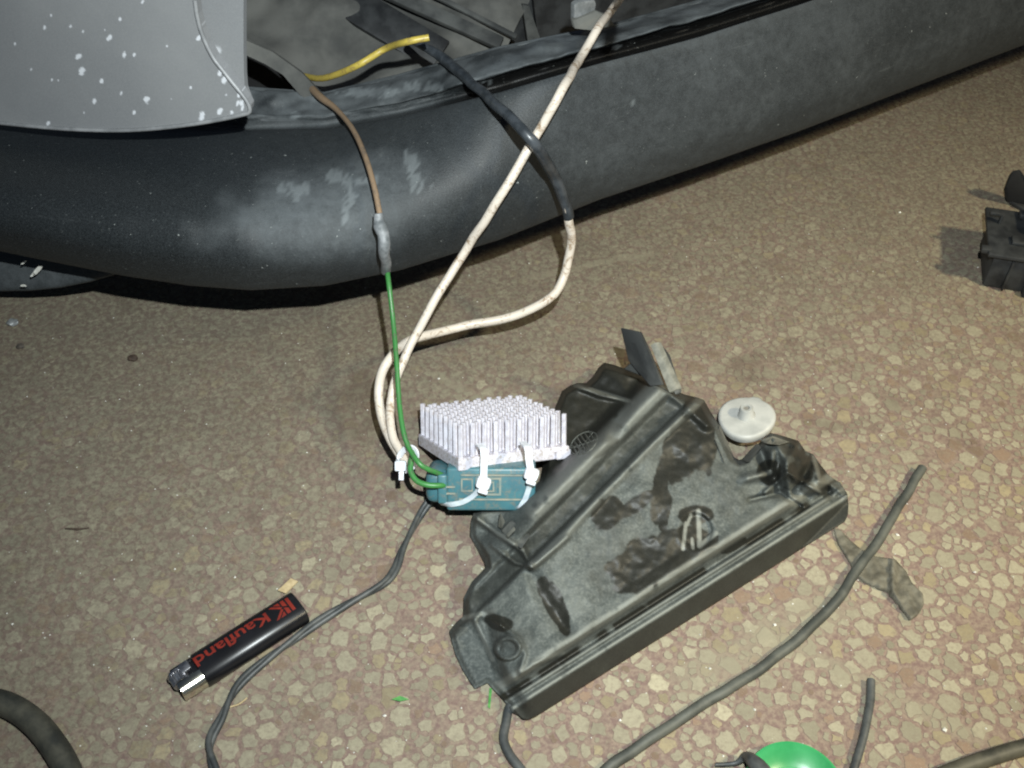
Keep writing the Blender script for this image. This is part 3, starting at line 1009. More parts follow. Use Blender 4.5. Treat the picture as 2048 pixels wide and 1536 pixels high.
for (x0, x1, z) in ((0.0, 0.038, -0.0150), (0.001, 0.0375, -0.0022), (-0.0095, -0.002, -0.0085), (-0.0095, -0.002, -0.012)):
    box_bm(b, ((x0 + x1) / 2, BY0 - 0.0002, -TB + z), (x1 - x0, 0.0016, 0.0009))
for v in b.verts: v.co = bl(*v.co)
bm_obj('moulded_rib', b, M_tealdirt, hs, False)
# cable ties over plate edge and box
def ribbon(name, pts, width, thick, widedir, material, parent):
    path = catmull(pts, 6)
    wd = Vector(widedir).normalized()
    vs, fs = [], []
    for i, p in enumerate(path):
        a, c = path[max(i - 1, 0)], path[min(i + 1, len(path) - 1)]
        t = (c - a).normalized()
        wv = (wd - t * wd.dot(t)).normalized() * width / 2
        n = t.cross(wv).normalized() * thick / 2
        vs += [p - wv - n, p + wv - n, p + wv + n, p - wv + n]
    for i in range(len(path) - 1):
        for k in range(4):
            fs.append((i * 4 + k, i * 4 + (k + 1) % 4, (i + 1) * 4 + (k + 1) % 4, (i + 1) * 4 + k))
    fs += [(3, 2, 1, 0), tuple(len(vs) - 4 + k for k in range(4))]
    return mesh(name, vs, fs, material, parent, False)
def hsp(px, py, out):                     # pixel -> heat sink frame, on the plane 'out' in front of the box face
    return Mi @ PL(px, py, corner + vb * (BY0 - out), vb)
tie_w = (Mi.to_3x3() @ CX)
for top_px, edge_px, head_px, strap in (
        ((968, 902), (968, 930), (967, 966), ((962, 972), (948, 990), (925, 1004), (898, 1009), (880, 1006))),
        ((1056, 898), (1058, 918), (1063, 948), ((1063, 956), (1058, 975), (1051, 996), (1040, 1014), (1032, 1017)))):
    a = hsp(*top_px, 0.004); 
    pts = [hsp(top_px[0], top_px[1] - 8, 0.0035) + Vector((0, 0.006, 0.000)), hsp(*top_px, 0.0065), hsp(*edge_px, 0.0070), hsp(head_px[0], head_px[1], 0.0050)]
    t_ = ribbon('cable_tie', pts, 0.0036, 0.0010, tie_w, M_tie, hs)
    pts = [hsp(*strap[0], 0.0040)] + [hsp(*s, 0.0012) for s in strap[1:-1]] + [hsp(*strap[-1], -0.004)]
    d0 = pts[1] - pts[0]
    wd = d0.cross(Mi.to_3x3() @ vb)
    ribbon('tie_strap', pts, 0.0026, 0.0010, wd, M_strap, t_)
    b = bmesh.new()
    hc = hsp(*head_px, 0.0068)
    ML = Matrix.Translation(hc) @ Mi.to_3x3().to_4x4() @ Matrix(((ub.x, vb.x, cn.x, 0), (ub.y, vb.y, cn.y, 0), (ub.z, vb.z, cn.z, 0), (0, 0, 0, 1))) @ Matrix.Rotation(R(18), 4, 'Y')
    box_bm(b, (0, 0, 0), (0.0076, 0.0050, 0.0066), ML, bevel=0.0019, segs=2)
    box_bm(b, (0.0010, 0.0, -0.0042), (0.0050, 0.0034, 0.0022), ML, bevel=0.0005, segs=1)
    bm_obj('tie_head', b, M_tie, t_)

# ================================================================== wires between car and heat sink
_bi = np.arange(len(verts)) if False else None
def bz(px, py):                           # height of the bumper skin seen at this pixel
    d = np.hypot(BVX - px, BVY - py)
    k = np.argsort(d)[:60]
    k = k[BDEP[k] < BDEP[k].min() + 0.02]
    return float(BZV[k[np.argmin(d[k])]])
wA = [P(1290, -90, 0.30), P(1238, 0, bz(1238, 10) + 0.030), P(1195, 58, bz(1195, 66) + 0.022), P(1160, 115, bz(1160, 115) + 0.020), P(1128, 175, bz(1128, 175) + 0.020), P(1072, 268, bz(1072, 268) + 0.018),
      P(1010, 380, bz(1010, 380) + 0.017), P(930, 502, 0.094), P(868, 602, 0.074), P(822, 688, 0.056), P(792, 760, 0.044), P(780, 820, 0.036), P(786, 870, 0.031), P(802, 905, 0.030), P(812, 930, 0.030)]
tag(tube('white_cable', wA, 0.0024, M_white, wob=0.0008), 'long dirty white cable hanging straight down from top of car', 'cable')
tB = thing('spliced_white_cable', 'looping dirty white cable joined to a black sleeve over the bumper', 'cable', P(1137, 432, 0.08))
oB = tB.location.copy()
sleeve = [P(822, 80, bz(840, 140) + 0.010), P(852, 95, bz(852, 130) + 0.012), P(893, 122, bz(893, 128) + 0.010), P(950, 172, bz(950, 172) + 0.012), P(1010, 225, bz(1010, 225) + 0.014),
          P(1066, 283, bz(1066, 283) + 0.024), P(1108, 352, bz(1108, 352) + 0.016), P(1130, 405, 0.106), P(1138, 436, 0.096)]
tube('black_sleeve', sleeve, [0.0026, 0.0024, 0.0032, 0.0028, 0.0028, 0.0030, 0.0032, 0.0031, 0.0031], M_sleeve, tB, wob=0.0008, origin=oB)
wB = [P(1131, 410, 0.1045), P(1138, 440, 0.0945), P(1142, 480, 0.080), P(1128, 550, 0.060), P(1088, 605, 0.050), P(1010, 638, 0.040), P(900, 658, 0.038), P(825, 680, 0.046),
      P(776, 722, 0.050), P(757, 775, 0.040), P(762, 830, 0.032), P(780, 880, 0.028), P(804, 915, 0.026)]
tube('white_jacket', wB, 0.0026, M_white, tB, wob=0.0010, origin=oB)
tC = thing('spliced_wire', 'thin brown wire joined by a grey crimp sleeve to a green wire', 'wire', P(768, 480, 0.10))
oC = tC.location.copy()
brown = [P(600, 150, bz(600, 180)), P(636, 190, bz(636, 195) + 0.004), P(672, 218, bz(672, 218) + 0.007)] + [P(x, y, bz(x, y) + 0.008) for x, y in ((705, 258), (730, 312), (748, 372), (758, 420), (761, 436))]
sp_ = [P(759, 426, bz(759, 426) + 0.009), P(762, 445, bz(762, 445) + 0.009), P(768, 470, bz(768, 470) + 0.010), P(770, 500, bz(770, 500) + 0.011), P(774, 540, bz(774, 535) + 0.011)]
tube('brown_insulation', brown, [0.0026, 0.0022, 0.0015, 0.0015, 0.0015, 0.0015, 0.0015], M_brown, tC, origin=oC)
tube('splice_sleeve', sp_,
     [0.0024, 0.0028, 0.0038, 0.0031, 0.0033, 0.0029, 0.0027], M_greysleeve, tC, origin=oC, wob=0.0012)
green1 = [P(773, 530, sp_[-1].z + 0.001), P(778, 570, 0.088), P(786, 640, 0.076), P(793, 720, 0.066), P(798, 800, 0.056), P(806, 860, 0.050), P(818, 896, 0.046), P(838, 926, 0.044)]
e1 = Mh @ hsp(870, 944, 0.0010)
e1b = Mh @ hsp(888, 952, -0.0030)
green1 += [P(855, 938, (e1.z + 0.044) / 2), e1, e1b]
tube('green_insulation', green1, 0.00138, M_green, tC, origin=oC)
e2 = Mh @ hsp(880, 971, 0.0020); e2b = Mh @ hsp(897, 970, -0.003)
green2 = [P(826, 900, 0.040), P(822, 922, 0.038), P(822, 944, 0.036), P(834, 962, (e2.z + 0.036) / 2), P(856, 970, (e2.z * 2 + 0.036) / 3), e2, e2b]
tag(tube('green_wire', green2, 0.0015, M_green), 'short bright green wire curling from the tie into the teal box', 'wire')
tag(tube('yellow_wire', [P(x, y, bz(x, yy) + c_) for x, y, yy, c_ in ((606, 152, 185, 0.004), (640, 157, 188, 0.010), (676, 148, 185, 0.018), (720, 128, 180, 0.026), (770, 98, 168, 0.034), (812, 84, 160, 0.036), (858, 75, 150, 0.034))], 0.0019, M_yellow),
    'short yellow wire end poking out of the headlight bay', 'wire')
# tie gathering the cables
tt = thing('cable_tie', 'small white cable tie bundling green and white wires left of the heat sink', 'cable tie', P(812, 922, 0.03))
oT = tt.location.copy()
ring = []
ctr = P(815, 918, 0.034)
for k in range(13):
    a = 2 * math.pi * k / 12
    ring.append(ctr + CX * (0.0048 * math.cos(a) + 0.0018 * math.sin(a)) + CU * (0.0062 * math.sin(a)) + CF * (-0.005 * math.sin(a + 0.6)))
v, f = [], []
o = ribbon('strap', [p - oT for p in ring], 0.0030, 0.0010, CU + CX * 0.3 - CF * 0.8, M_tie, tt)
b = bmesh.new()
hc = P(801, 932, 0.036) - oT
MT = Matrix.Translation(hc) @ Matrix(((CX.x, CU.x, -CF.x, 0), (CX.y, CU.y, -CF.y, 0), (CX.z, CU.z, -CF.z, 0), (0, 0, 0, 1)))
box_bm(b, (0, 0, 0), (0.0060, 0.0054, 0.0040), MT, bevel=0.0010)
bm_obj('head', b, M_tie, tt)
b = bmesh.new()
box_bm(b, (0.0004, -0.0048, 0), (0.0026, 0.0050, 0.0012), MT, bevel=0.0003)
bm_obj('tail', b, M_tie, tt)

# ================================================================== black headlight cover lying on the floor
c_out = [(898, 1264), (912, 1246), (926, 1234), (928, 1194), (943, 1164), (972, 1134), (969, 1116), (940, 1070), (942, 1042), (947, 1026), (960, 1016),
         (1030, 1012), (1080, 960), (1110, 815), (1124, 782), (1140, 771), (1154, 766), (1172, 766), (1185, 754), (1197, 735), (1208, 725), (1230, 730),
         (1251, 738), (1275, 745), (1300, 752), (1325, 768), (1352, 782), (1370, 789), (1398, 796), (1408, 800), (1421, 823), (1439, 851), (1456, 889),
         (1468, 914), (1478, 920), (1488, 917), (1515, 889), (1540, 866), (1552, 868), (1566, 872), (1596, 881), (1611, 902), (1627, 909), (1640, 928), (1657, 950),
         (1682, 968), (1695, 988), (1697, 1010), (1696, 1029), (1690, 1043), (1070, 1434), (1056, 1440), (1045, 1438), (1030, 1422), (1015, 1410), (995, 1388),
         (975, 1366), (962, 1372), (950, 1378), (941, 1366), (925, 1340), (911, 1310)]
F0 = np.array((1070., 1437.)); fdv = np.array((620., -392.)) / math.hypot(620, 392); fnv = np.array((fdv[1], -fdv[0]))
R1a, R1b = (1325, 765), (1068, 1022)
R2 = [(1400, 800), (1300, 893), (1167, 1030), (1110, 1092), (1064, 1132)]
def sgn_left(x, y, a, b):
    dx, dy = b[0] - a[0], b[1] - a[1]; L = math.hypot(dx, dy)
    return ((x - a[0]) * dy - (y - a[1]) * dx) / L      # positive on the upper-left side of a line going down-left
def g(d, w_): return np.exp(-(d / w_) ** 2)
def cover_h(x, y):
    s = (x - F0[0]) * fnv[0] + (y - F0[1]) * fnv[1]
    al = (x - F0[0]) * fdv[0] + (y - F0[1]) * fdv[1]
    h = np.interp(s, [0, 3, 40, 44, 52, 58, 62, 68, 80, 92, 100, 125, 250, 400, 600],
                  [0.001, 0.003, 0.0185, 0.0190, 0.0165, 0.0200, 0.0195, 0.0150, 0.0205, 0.0315, 0.0325, 0.0315, 0.040, 0.047, 0.050])
    # ribs running diagonally
    u2 = sgn_left(x, y, (1400, 800), (1064, 1132)) * -1
    u2 = np.where(u2 > -1e9, u2, u2)
    d2, _, _ = poly_dist(x, y, R2)
    back = sm(1120, 1060, y)                       # the channel fades towards the lower left
    ch = sm(4, 16, u2) * (1 - sm(44, 58, u2))
    h = h - 0.0095 * ch * sm(60, 140, s)
    h = h + 0.0045 * g(d2, 8) * sm(60, 140, s)
    d1, _, _ = seg_dist(x, y, R1a, R1b)
    h = h + 0.0065 * g(d1, 17)
    drop = sm(66, 120, u2) * back
    h = h - drop * 0.026
    # moulded step across the channel head
    dd, _, _ = seg_dist(x, y, (1345, 790), (1415, 850))
    h = h + 0.005 * g(dd, 10)
    # left lobe and lower corner sink towards the floor
    left = sm(1090, 930, x) * sm(1000, 1080, y)
    h = h * (1 - 0.55 * left)
    flap = sm(1010, 975, x - (y - 1300) * 0.15) * sm(1205, 1250, y)
    h = np.where(flap > 0, h * (1 - flap) + flap * np.minimum(h, 0.010), h)
    db = np.hypot(x - 1015, (y - 1297) * 1.12)
    h = h + 0.006 * sm(31, 24, db) - 0.003 * sm(21, 15, db)
    for pl_, a_, w_ in (([(898, 1290), (960, 1230), (1000, 1250)], 0.0030, 6), ([(1000, 1250), (1040, 1280), (1050, 1310), (1040, 1340)], 0.0032, 6),
                        ([(950, 1240), (975, 1290), (990, 1335)], 0.0028, 6), ([(1042, 1347), (1066, 1328), (1125, 1310)], 0.0025, 6),
                        ([(948, 1032), (1000, 1070), (1046, 1100), (1062, 1132)], 0.0060, 7), ([(985, 1090), (1030, 1125), (1064, 1134), (1100, 1105), (1135, 1075)], 0.0045, 6),
                        ([(1060, 1140), (1085, 1190), (1135, 1260)], -0.0035, 16), ([(1150, 770), (1200, 790), (1262, 803)], 0.0040, 6), ([(1262, 803), (1225, 870)], -0.005, 12)):
        d, _, _ = poly_dist(x, y, pl_)
        h = h + a_ * g(d, w_)
    # dished ring in the middle of the face
    de = np.hypot((x - 1393) / 1.0, (y - 1062) / 1.12)
    h = h + 0.0008 * g(de - 36, 6) - 0.0014 * sm(33, 28, de)
    # creased right shoulder
    wgt = sm(1500, 1560, x) * sm(1010, 960, y)
    cre = np.zeros(np.shape(x))
    for pl_, a_, w_ in (([(1500, 1000), (1560, 985), (1600, 1012)], -0.004, 5), ([(1530, 985), (1575, 945), (1640, 985)], 0.004, 5), ([(1515, 892), (1560, 980), (1612, 992)], -0.006, 11), ([(1546, 868), (1590, 960)], 0.006, 9), ([(1556, 880), (1625, 915), (1596, 975)], -0.005, 9),
                        ([(1627, 909), (1640, 960), (1690, 985)], 0.006, 8), ([(1480, 960), (1540, 945), (1545, 905)], 0.005, 9), ([(1650, 950), (1660, 990)], -0.004, 7),
                        ([(1596, 881), (1570, 935), (1580, 990)], 0.004, 7)):
        d, _, _ = poly_dist(x, y, pl_)
        cre = cre + a_ * g(d, w_)
    h = h + 1.5 * cre * sm(1470, 1500, x)
    h = h - 0.012 * sm(1540, 1700, x) * sm(900, 1000, s * 0 + 950 + (x - 1600) * 0.5)
    # facets and warps of thin moulding
    h = h + (fnoise(x, y, 60, 2, 3) - 0.5) * 0.0050 * sm(70, 110, s) + (fnoise(x, y, 17, 6, 2) - 0.5) * 0.0012 * sm(80, 110, s)
    # end rounding
    h = h * (0.55 + 0.45 * sm(0, 28, np.minimum(al + 18, 752 - al)))
    do, _, _ = poly_dist(x, y, c_out, True)
    edge = np.where(s < 46, 1.0, 0.42 + 0.58 * sm(0, 13, do))
    return np.maximum(h * edge, 0.0012)
def cover_pts(xs, ys):
    hh = cover_h(xs, ys)
    return [P(x, y, z) for x, y, z in zip(xs, ys, hh)]
def ell(x, y, cx, cy, rx, ry, a=0.0):
    ca, sa = math.cos(a), math.sin(a)
    dx, dy = x - cx, y - cy
    return np.hypot((dx * ca + dy * sa) / rx, (-dx * sa + dy * ca) / ry)
oil = [(1217, 1026, 24, 30, 0.5), (1285, 1135, 62, 44, -0.5), (1340, 1110, 66, 36, -0.6), (1390, 1098, 42, 26, -0.5), (1108, 1205, 17, 46, -0.45), (1128, 1250, 10, 22, -0.3),
       (1318, 985, 13, 50, 0.15), (1394, 868, 32, 74, 0.0), (1368, 900, 34, 56, 0.25), (1330, 1020, 10, 34, 0.1), (1205, 755, 50, 22, 0.2), (1165, 850, 46, 42, 0.3), (1205, 880, 40, 20, -0.8),
       (1392, 1030, 30, 16, 0), (1270, 1010, 40, 12, -0.6), (1000, 1245, 24, 14, 0.3), (1400, 845, 22, 50, -0.3), (1540, 945, 20, 22, 0.4), (1600, 945, 22, 20, 0.2), (1470, 1090, 26, 8, -0.5)]
def clean_dark_f(x, y):
    s = (x - F0[0]) * fnv[0] + (y - F0[1]) * fnv[1]
    al = (x - F0[0]) * fdv[0] + (y - F0[1]) * fdv[1]
    n = fnoise(x, y, 26, 11, 4); n2 = fnoise(x, y, 75, 13, 3)
    m = np.zeros(np.shape(x))
    for e in oil:
        m = np.maximum(m, sm(1.14, 0.92, ell(x, y, e[0], e[1], e[2] * 1.15, e[3] * 1.15, e[4]) + (n - 0.5) * 0.62))
    m = np.maximum(m, sm(0.60, 0.72, n2) * 0.22)
    m = np.maximum(m, sm(60, 64, s) * (1 - sm(74, 80, s)) * sm(0.34, 0.48, fnoise(al, s * 0.3, 42, 3, 2)) * 1.0)   # dark slots along the front flange
    m = np.maximum(m, (1 - sm(36, 39, s)) * 0.66)  # front wall set darker
    u2 = -sgn_left(x, y, (1400, 800), (1064, 1132))
    m = np.maximum(m, sm(6, 12, u2) * (1 - sm(40, 52, u2)) * 0.5)  # channel between the ribs set darker
    m = np.maximum(m, sm(86, 100, u2) * sm(980, 940, y) * 0.8)  # left panel set darker
    m = np.maximum(m, sm(1530, 1600, x) * sm(1010, 980, y) * sm(0.40, 0.55, n) * 0.8)
    return np.clip(m * 1.3, 0, 1)
def rub_rim_f(x, y):
    s = (x - F0[0]) * fnv[0] + (y - F0[1]) * fnv[1]
    d1, _, _ = seg_dist(x, y, R1a, R1b); d2, _, _ = poly_dist(x, y, R2)
    n = fnoise(x, y, 20, 21, 3)
    m = sm(26, 8, d1) * 0.66 + sm(12, 4, d2) * 0.5
    m = np.maximum(m, sm(13, 4, np.abs(s - 93)) * 0.65)
    m = np.maximum(m, sm(3.6, 1.2, np.abs(s - 42)) * 0.75)  # highlight along the front rim, painted as a pale line
    m = np.maximum(m, sm(4.5, 1.5, np.abs(s - 59)) * 0.4)
    for pl_, w_ in (([(948, 1032), (1000, 1070), (1046, 1100)], 4), ([(1064, 1132), (1100, 1105), (1125, 1082)], 4), ([(1150, 770), (1262, 803)], 4),
                    ([(926, 1236), (990, 1222)], 5), ([(952, 1245), (985, 1320)], 4), ([(1627, 912), (1640, 960)], 4), ([(1480, 960), (1540, 945)], 5)):
        d, _, _ = poly_dist(x, y, pl_)
        m = np.maximum(m, sm(w_ + 2, w_ * 0.4, d) * 0.5)
    # scratched letters moulded in the ring
    for pl_, w_ in (([(1372, 1046), (1366, 1098)], 3.5), ([(1382, 1030), (1374, 1050)], 3), ([(1397, 1022), (1399, 1092), (1432, 1066)], 5), ([(1384, 1078), (1386, 1096)], 3)):
        d, _, _ = poly_dist(x, y, pl_)
        m = np.maximum(m, sm(w_ + 1.5, w_ * 0.5, d) * 0.85)
    return np.clip(m * sm(0.22, 0.5, n + 0.12), 0, 0.9)
hc_ = thing('headlight_cover', 'large dusty black moulded plastic cover with diagonal ribs and oily patches', 'plastic cover', P(1300, 1150, 0.0))
HO = hc_.location.copy()
sheet('shell', c_out, 2.4, cover_pts, M_cover, hc_, HO, {'clean': clean_dark_f, 'rub_and_rim_glint': rub_rim_f}, skirt=lambda v: Vector((v.x, v.y + 0.0015, min(0.0008, v.z))))
def hcov(x, y): return float(cover_h(np.array([float(x)]), np.array([float(y)]))[0])
def CP(x, y, up=0.0): return P(x, y, hcov(x, y) + up)
# upright fins at the top
plate('fin', [P(1262, 722, 0.044), P(1246, 656, 0.070), P(1284, 664, 0.072), P(1298, 694, 0.066), P(1330, 770, 0.046), P(1305, 772, 0.042)], 0.0035, M_darkdust, hc_, -CF + CX * -0.6, HO, 0.0005)
plate('fin', [P(1300, 690, 0.066), P(1311, 684, 0.068), P(1354, 778, 0.046), P(1338, 786, 0.044)], 0.004, M_cover_rim, hc_, CX + CF * 0.6, HO, 0.0005)
plate('fin', [P(1318, 690, 0.062), P(1334, 710, 0.058), P(1358, 784, 0.044), P(1350, 790, 0.043)], 0.003, M_darkdust, hc_, CX + CF, HO, 0.0005)
plate('gusset', [P(1248, 738, 0.040), P(1266, 722, 0.046), P(1292, 740, 0.046), P(1300, 758, 0.042)], 0.003, M_cover_plain, hc_, CF, HO, 0.0005)
# moulded bracket and snapped clip at the left edge
plate('clip_tab', [CP(996, 1054, 0.004), CP(1000, 1024, 0.010), CP(1010, 1044, 0.010), CP(1003, 1058, 0.004)], 0.0015, M_cover_rim, hc_, CF, HO, 0.0003)
plate('bracket', [CP(1002, 1062, 0.004), CP(1022, 1040, 0.006), CP(1062, 1072, 0.006), CP(1042, 1100, 0.004)], 0.005, M_cover_plain, hc_, CF, HO, 0.0008)
plate('bracket_lip', [CP(1012, 1070, 0.007), CP(1028, 1054, 0.008), CP(1031, 1060, 0.008), CP(1016, 1076, 0.007)], 0.003, M_cover_rim, hc_, CF, HO, 0.0004)
plate('shoulder_tab', [CP(1520, 880, 0.006), CP(1545, 872, 0.010), CP(1580, 884, 0.006), CP(1558, 890, 0.006), CP(1536, 888, 0.006)], 0.0015, M_cover_rim, hc_, CF, HO, 0.0003)
plate('shoulder_flap', [CP(1440, 850, 0.004), CP(1430, 880, 0.001), CP(1450, 930, 0.0), CP(1470, 918, 0.003)], 0.002, M_cover_plain, hc_, CF, HO, 0.0003)
plate('locating_lug', [CP(1486, 920, 0.002), CP(1516, 888, 0.006), CP(1524, 894, 0.006), CP(1498, 926, 0.004)], 0.004, M_cover_plain, hc_, CF, HO, 0.0006)
# oval moulded mark with cross strokes on the left panel
ev, ef = [], []
def strip(p, q, w_):
    a, b_ = CP(*p, 0.0006), CP(*q, 0.0006)
    t = (b_ - a).normalized(); s = t.cross(Vector((0, 0, 1))).normalized() * w_
    k = len(ev)
    for pt in (a - s, b_ - s, b_ + s, a + s): ev.append(pt)
    for pt in (a - s, b_ - s, b_ + s, a + s): ev.append(pt - Vector((0, 0, 0.0022)))
    ef.extend([(k, k + 1, k + 2, k + 3), (k, k + 4, k + 5, k + 1), (k + 1, k + 5, k + 6, k + 2), (k + 2, k + 6, k + 7, k + 3), (k + 3, k + 7, k + 4, k)])
def oval(t, rx=30, ry=19, a=-0.62):
    return (1168 + rx * math.cos(t) * math.cos(a) - ry * math.sin(t) * math.sin(a), 886 + rx * math.cos(t) * math.sin(a) + ry * math.sin(t) * math.cos(a))
for k in range(24):
    strip(oval(2 * math.pi * k / 24), oval(2 * math.pi * (k + 1) / 24), 0.00022)
for k in range(1, 7):
    t = math.acos(1 - 2 * k / 7)
    strip(oval(t), oval(-t), 0.00018)
strip(oval(2.6), oval(-0.4), 0.0002); strip(oval(-2.7), oval(0.5), 0.0002)
mesh('moulded_mark', ev, ef, M_mark, hc_, False, HO)

# ================================================================== white disc beside the cover
dc = P(1493, 832, 0.019)
dn = Vector((-0.16, 0.05, 1.0)).normalized()
dx_ = (CX - dn * CX.dot(dn)).normalized(); dy_ = dn.cross(dx_)
MD = Matrix(((dx_.x, dy_.x, dn.x, dc.x), (dx_.y, dy_.y, dn.y, dc.y), (dx_.z, dy_.z, dn.z, dc.z), (0, 0, 0, 1)))
disc = thing('plastic_disc', 'round off-white plastic disc with raised central hub, tucked behind the black cover', 'plastic disc', mat=MD)
RD = 0.0158
prof = [(0.0, -0.0062), (RD * 0.86, -0.0062), (RD * 0.97, -0.0048), (RD, -0.0022), (RD * 0.985, -0.0008), (RD * 0.93, 0.0), (RD * 0.86, 0.0002), (RD * 0.5, 0.0004), (0.0060, 0.0006), (0.0, 0.0008)]
v, f = lathe_geo(prof, 48)
for i, p in enumerate(v):
    a = math.atan2(p.y, p.x); rr = math.hypot(p.x, p.y)
    if rr > RD * 0.75:
        k = 1 + 0.03 * math.sin(a * 3 + 1) + (0.08 if abs(a - 1.0) < 0.2 else 0)
        v[i] = Vector((p.x * k, p.y * k, p.z))
mesh('rim_plate', v, f, M_disc, disc, True, None, 40)
prof = [(0.0052, -0.001), (0.0048, 0.0012), (0.0040, 0.0020), (0.0036, 0.0062), (0.0031, 0.0068), (0.0018, 0.0067), (0.0016, 0.0056), (0.0, 0.0056)]
v, f = lathe_geo(prof, 28)
mesh('hub', v, f, M_disc, disc, True, None, 40)
v, f = lathe_geo([(0.0, 0.0060), (0.00155, 0.0060)], 16)
mesh('hub_hole', v, f, M_hubhole, disc, False)  # darker flat disc set into the hub

# ================================================================== lighter
la, lb = P(350, 1374, 0.006), P(601, 1213, 0.006)
lx = (lb - la); lx.z = 0; LL = lx.length; lx.normalize()
lz = Vector((0, 0, 1)); ly_ = lz.cross(lx)
ML_ = Matrix(((lx.x, ly_.x, 0, la.x), (lx.y, ly_.y, 0, la.y), (0, 0, 1, 0), (0, 0, 0, 1)))
lt = thing('lighter', 'black pocket lighter with red lettering lying on the floor', 'lighter', mat=ML_)
W2, T2 = 0.0088, 0.0058
def sect(x, k, zc=0.0060, n=28, ex=2.9):
    out = []
    for i in range(n):
        a = 2 * math.pi * i / n
        c, s = math.cos(a), math.sin(a)
        out.append(Vector((x, W2 * k * math.copysign(abs(c) ** (2 / ex), c), zc + T2 * k * math.copysign(abs(s) ** (2 / ex), s))))
    return out
def loft(name, secs, material, parent, angle=35):
    n = len(secs[0]); vs = [p for s in secs for p in s]; fs = []
    for i in range(len(secs) - 1):
        for k in range(n):
            fs.append((i * n + k, i * n + (k + 1) % n, (i + 1) * n + (k + 1) % n, (i + 1) * n + k))
    fs.append(tuple(range(n - 1, -1, -1))); fs.append(tuple((len(secs) - 1) * n + k for k in range(n)))
    return mesh(name, vs, fs, material, parent, True, None, angle)
HX = 0.0125
loft('body', [sect(HX, 0.95), sect(HX + 0.0006, 1.0), sect(LL - 0.0012, 1.0), sect(LL - 0.0003, 0.97), sect(LL, 0.90)], M_lighter, lt)
# metal wind guard (near side), fork and flint wheel
gsec = []
for x, k in ((0.0008, 0.90), (0.0012, 0.95), (HX + 0.0001, 0.95)):
    s = sect(x, k, n=40)
    gsec.append([p for p in s])
nb = 40
gsel = [i for i in range(nb) if gsec[0][i].y < -0.0022]
gsel.sort(key=lambda i: math.atan2(gsec[2][i].z - 0.006, gsec[2][i].y) % (2 * math.pi))
vs, fs = [], []
for s in gsec:
    for i in gsel: vs.append(s[i])
for s in gsec:
    for i in gsel: vs.append(Vector((s[i].x, s[i].y * 0.90, 0.006 + (s[i].z - 0.006) * 0.90)))
m = len(gsel)
for q in range(2):
    for k in range(m - 1):
        fs.append((q * m + k, q * m + k + 1, (q + 1) * m + k + 1, (q + 1) * m + k))
        fs.append(((q + 3) * m + k, (q + 4) * m + k, (q + 4) * m + k + 1, (q + 3) * m + k + 1))
for k in range(m - 1):
    fs.append((k, 3 * m + k, 3 * m + k + 1, k + 1))
for k in (0, m - 1):
    for q in range(2):
        fs.append((q * m + k, (q + 1) * m + k, (q + 4) * m + k, (q + 3) * m + k))
mesh('wind_guard', vs, fs, M_steel, lt, True, None, 40)
b = bmesh.new()
box_bm(b, (0.0068, 0.0058, 0.0058), (0.0108, 0.0022, 0.0090), bevel=0.0006)
box_bm(b, (0.0100, 0.0010, 0.0048), (0.0052, 0.0090, 0.0076), bevel=0.0008)
bm_obj('fork', b, M_lighter, lt)
def cyl_y(name, c, r_, y0, y1, material, teeth=0, parent=None):
    vs, fs = [], []
    n = teeth * 2 if teeth else 24
    for y in (y0, y1):
        for k in range(n):
            a = 2 * math.pi * k / n
            q = r_ * (0.93 if teeth and k % 2 else 1.0)
            vs.append(Vector((c[0] + q * math.cos(a), y, c[1] + q * math.sin(a))))
    for k in range(n):
        fs.append((k, (k + 1) % n, n + (k + 1) % n, n + k))
    fs += [tuple(range(n - 1, -1, -1)), tuple(range(n, 2 * n))]
    return mesh(name, vs, fs, material, parent, False)
cyl_y('flint_wheel', (0.0036, 0.0076), 0.0044, -0.0018, 0.0032, M_wheel, 22, lt)
cyl_y('wheel_rim', (0.0036, 0.0076), 0.0047, 0.0033, 0.0046, M_wheel, 0, lt)
b = bmesh.new()
box_bm(b, (0.0092, 0.0030, 0.0102), (0.0050, 0.0052, 0.0016), Matrix.Rotation(R(-8), 4, 'Y'), bevel=0.0005)
bm_obj('gas_button', b, M_wheel, lt)
# print on the upper face, reading from the base end towards the head
def text_mesh(body, size, loc, rot, name):
    cu = bpy.data.curves.new(name, 'FONT')
    cu.body = body; cu.size = size; cu.offset = 0.00018; cu.extrude = 0.00003
    cu.resolution_u = 4
    tmp = bpy.data.objects.new('tmp', cu)
    COL.objects.link(tmp)
    dg = bpy.context.evaluated_depsgraph_get()
    me = bpy.data.meshes.new_from_object(tmp.evaluated_get(dg))
    bpy.data.objects.remove(tmp)
    me.materials.clear()
    bq = bmesh.new(); bq.from_mesh(me)
    for k in range(-1, 26):
        bmesh.ops.bisect_plane(bq, geom=bq.verts[:] + bq.edges[:] + bq.faces[:], plane_co=(0, -0.0025 + k * 0.0005, 0), plane_no=(0, 1, 0))
    bq.to_mesh(me); bq.free()
    for v in me.vertices: v.co.x *= 0.98
    o = link(name, me, M_red, lt, False)
    o.location, o.rotation_euler = loc, rot
    return o
def surf_z(y):
    q = min(0.999, abs(y) / W2)
    return 0.006 + T2 * (1 - q ** 2.9) ** (1 / 2.9)
txt = text_mesh('Kaufland', 0.0098, (0, 0, 0), (0, 0, 0), 'lettering')
wid = max(v.co.x for v in txt.data.vertices)
tl = 0.0395
for v in txt.data.vertices:
    x, y, z = v.co
    yy = 0.0036 - (y - 0.0010) * 0.82
    v.co = Vector((LL - 0.0155 - x * tl / wid, yy, surf_z(yy) + 0.00008 + z))
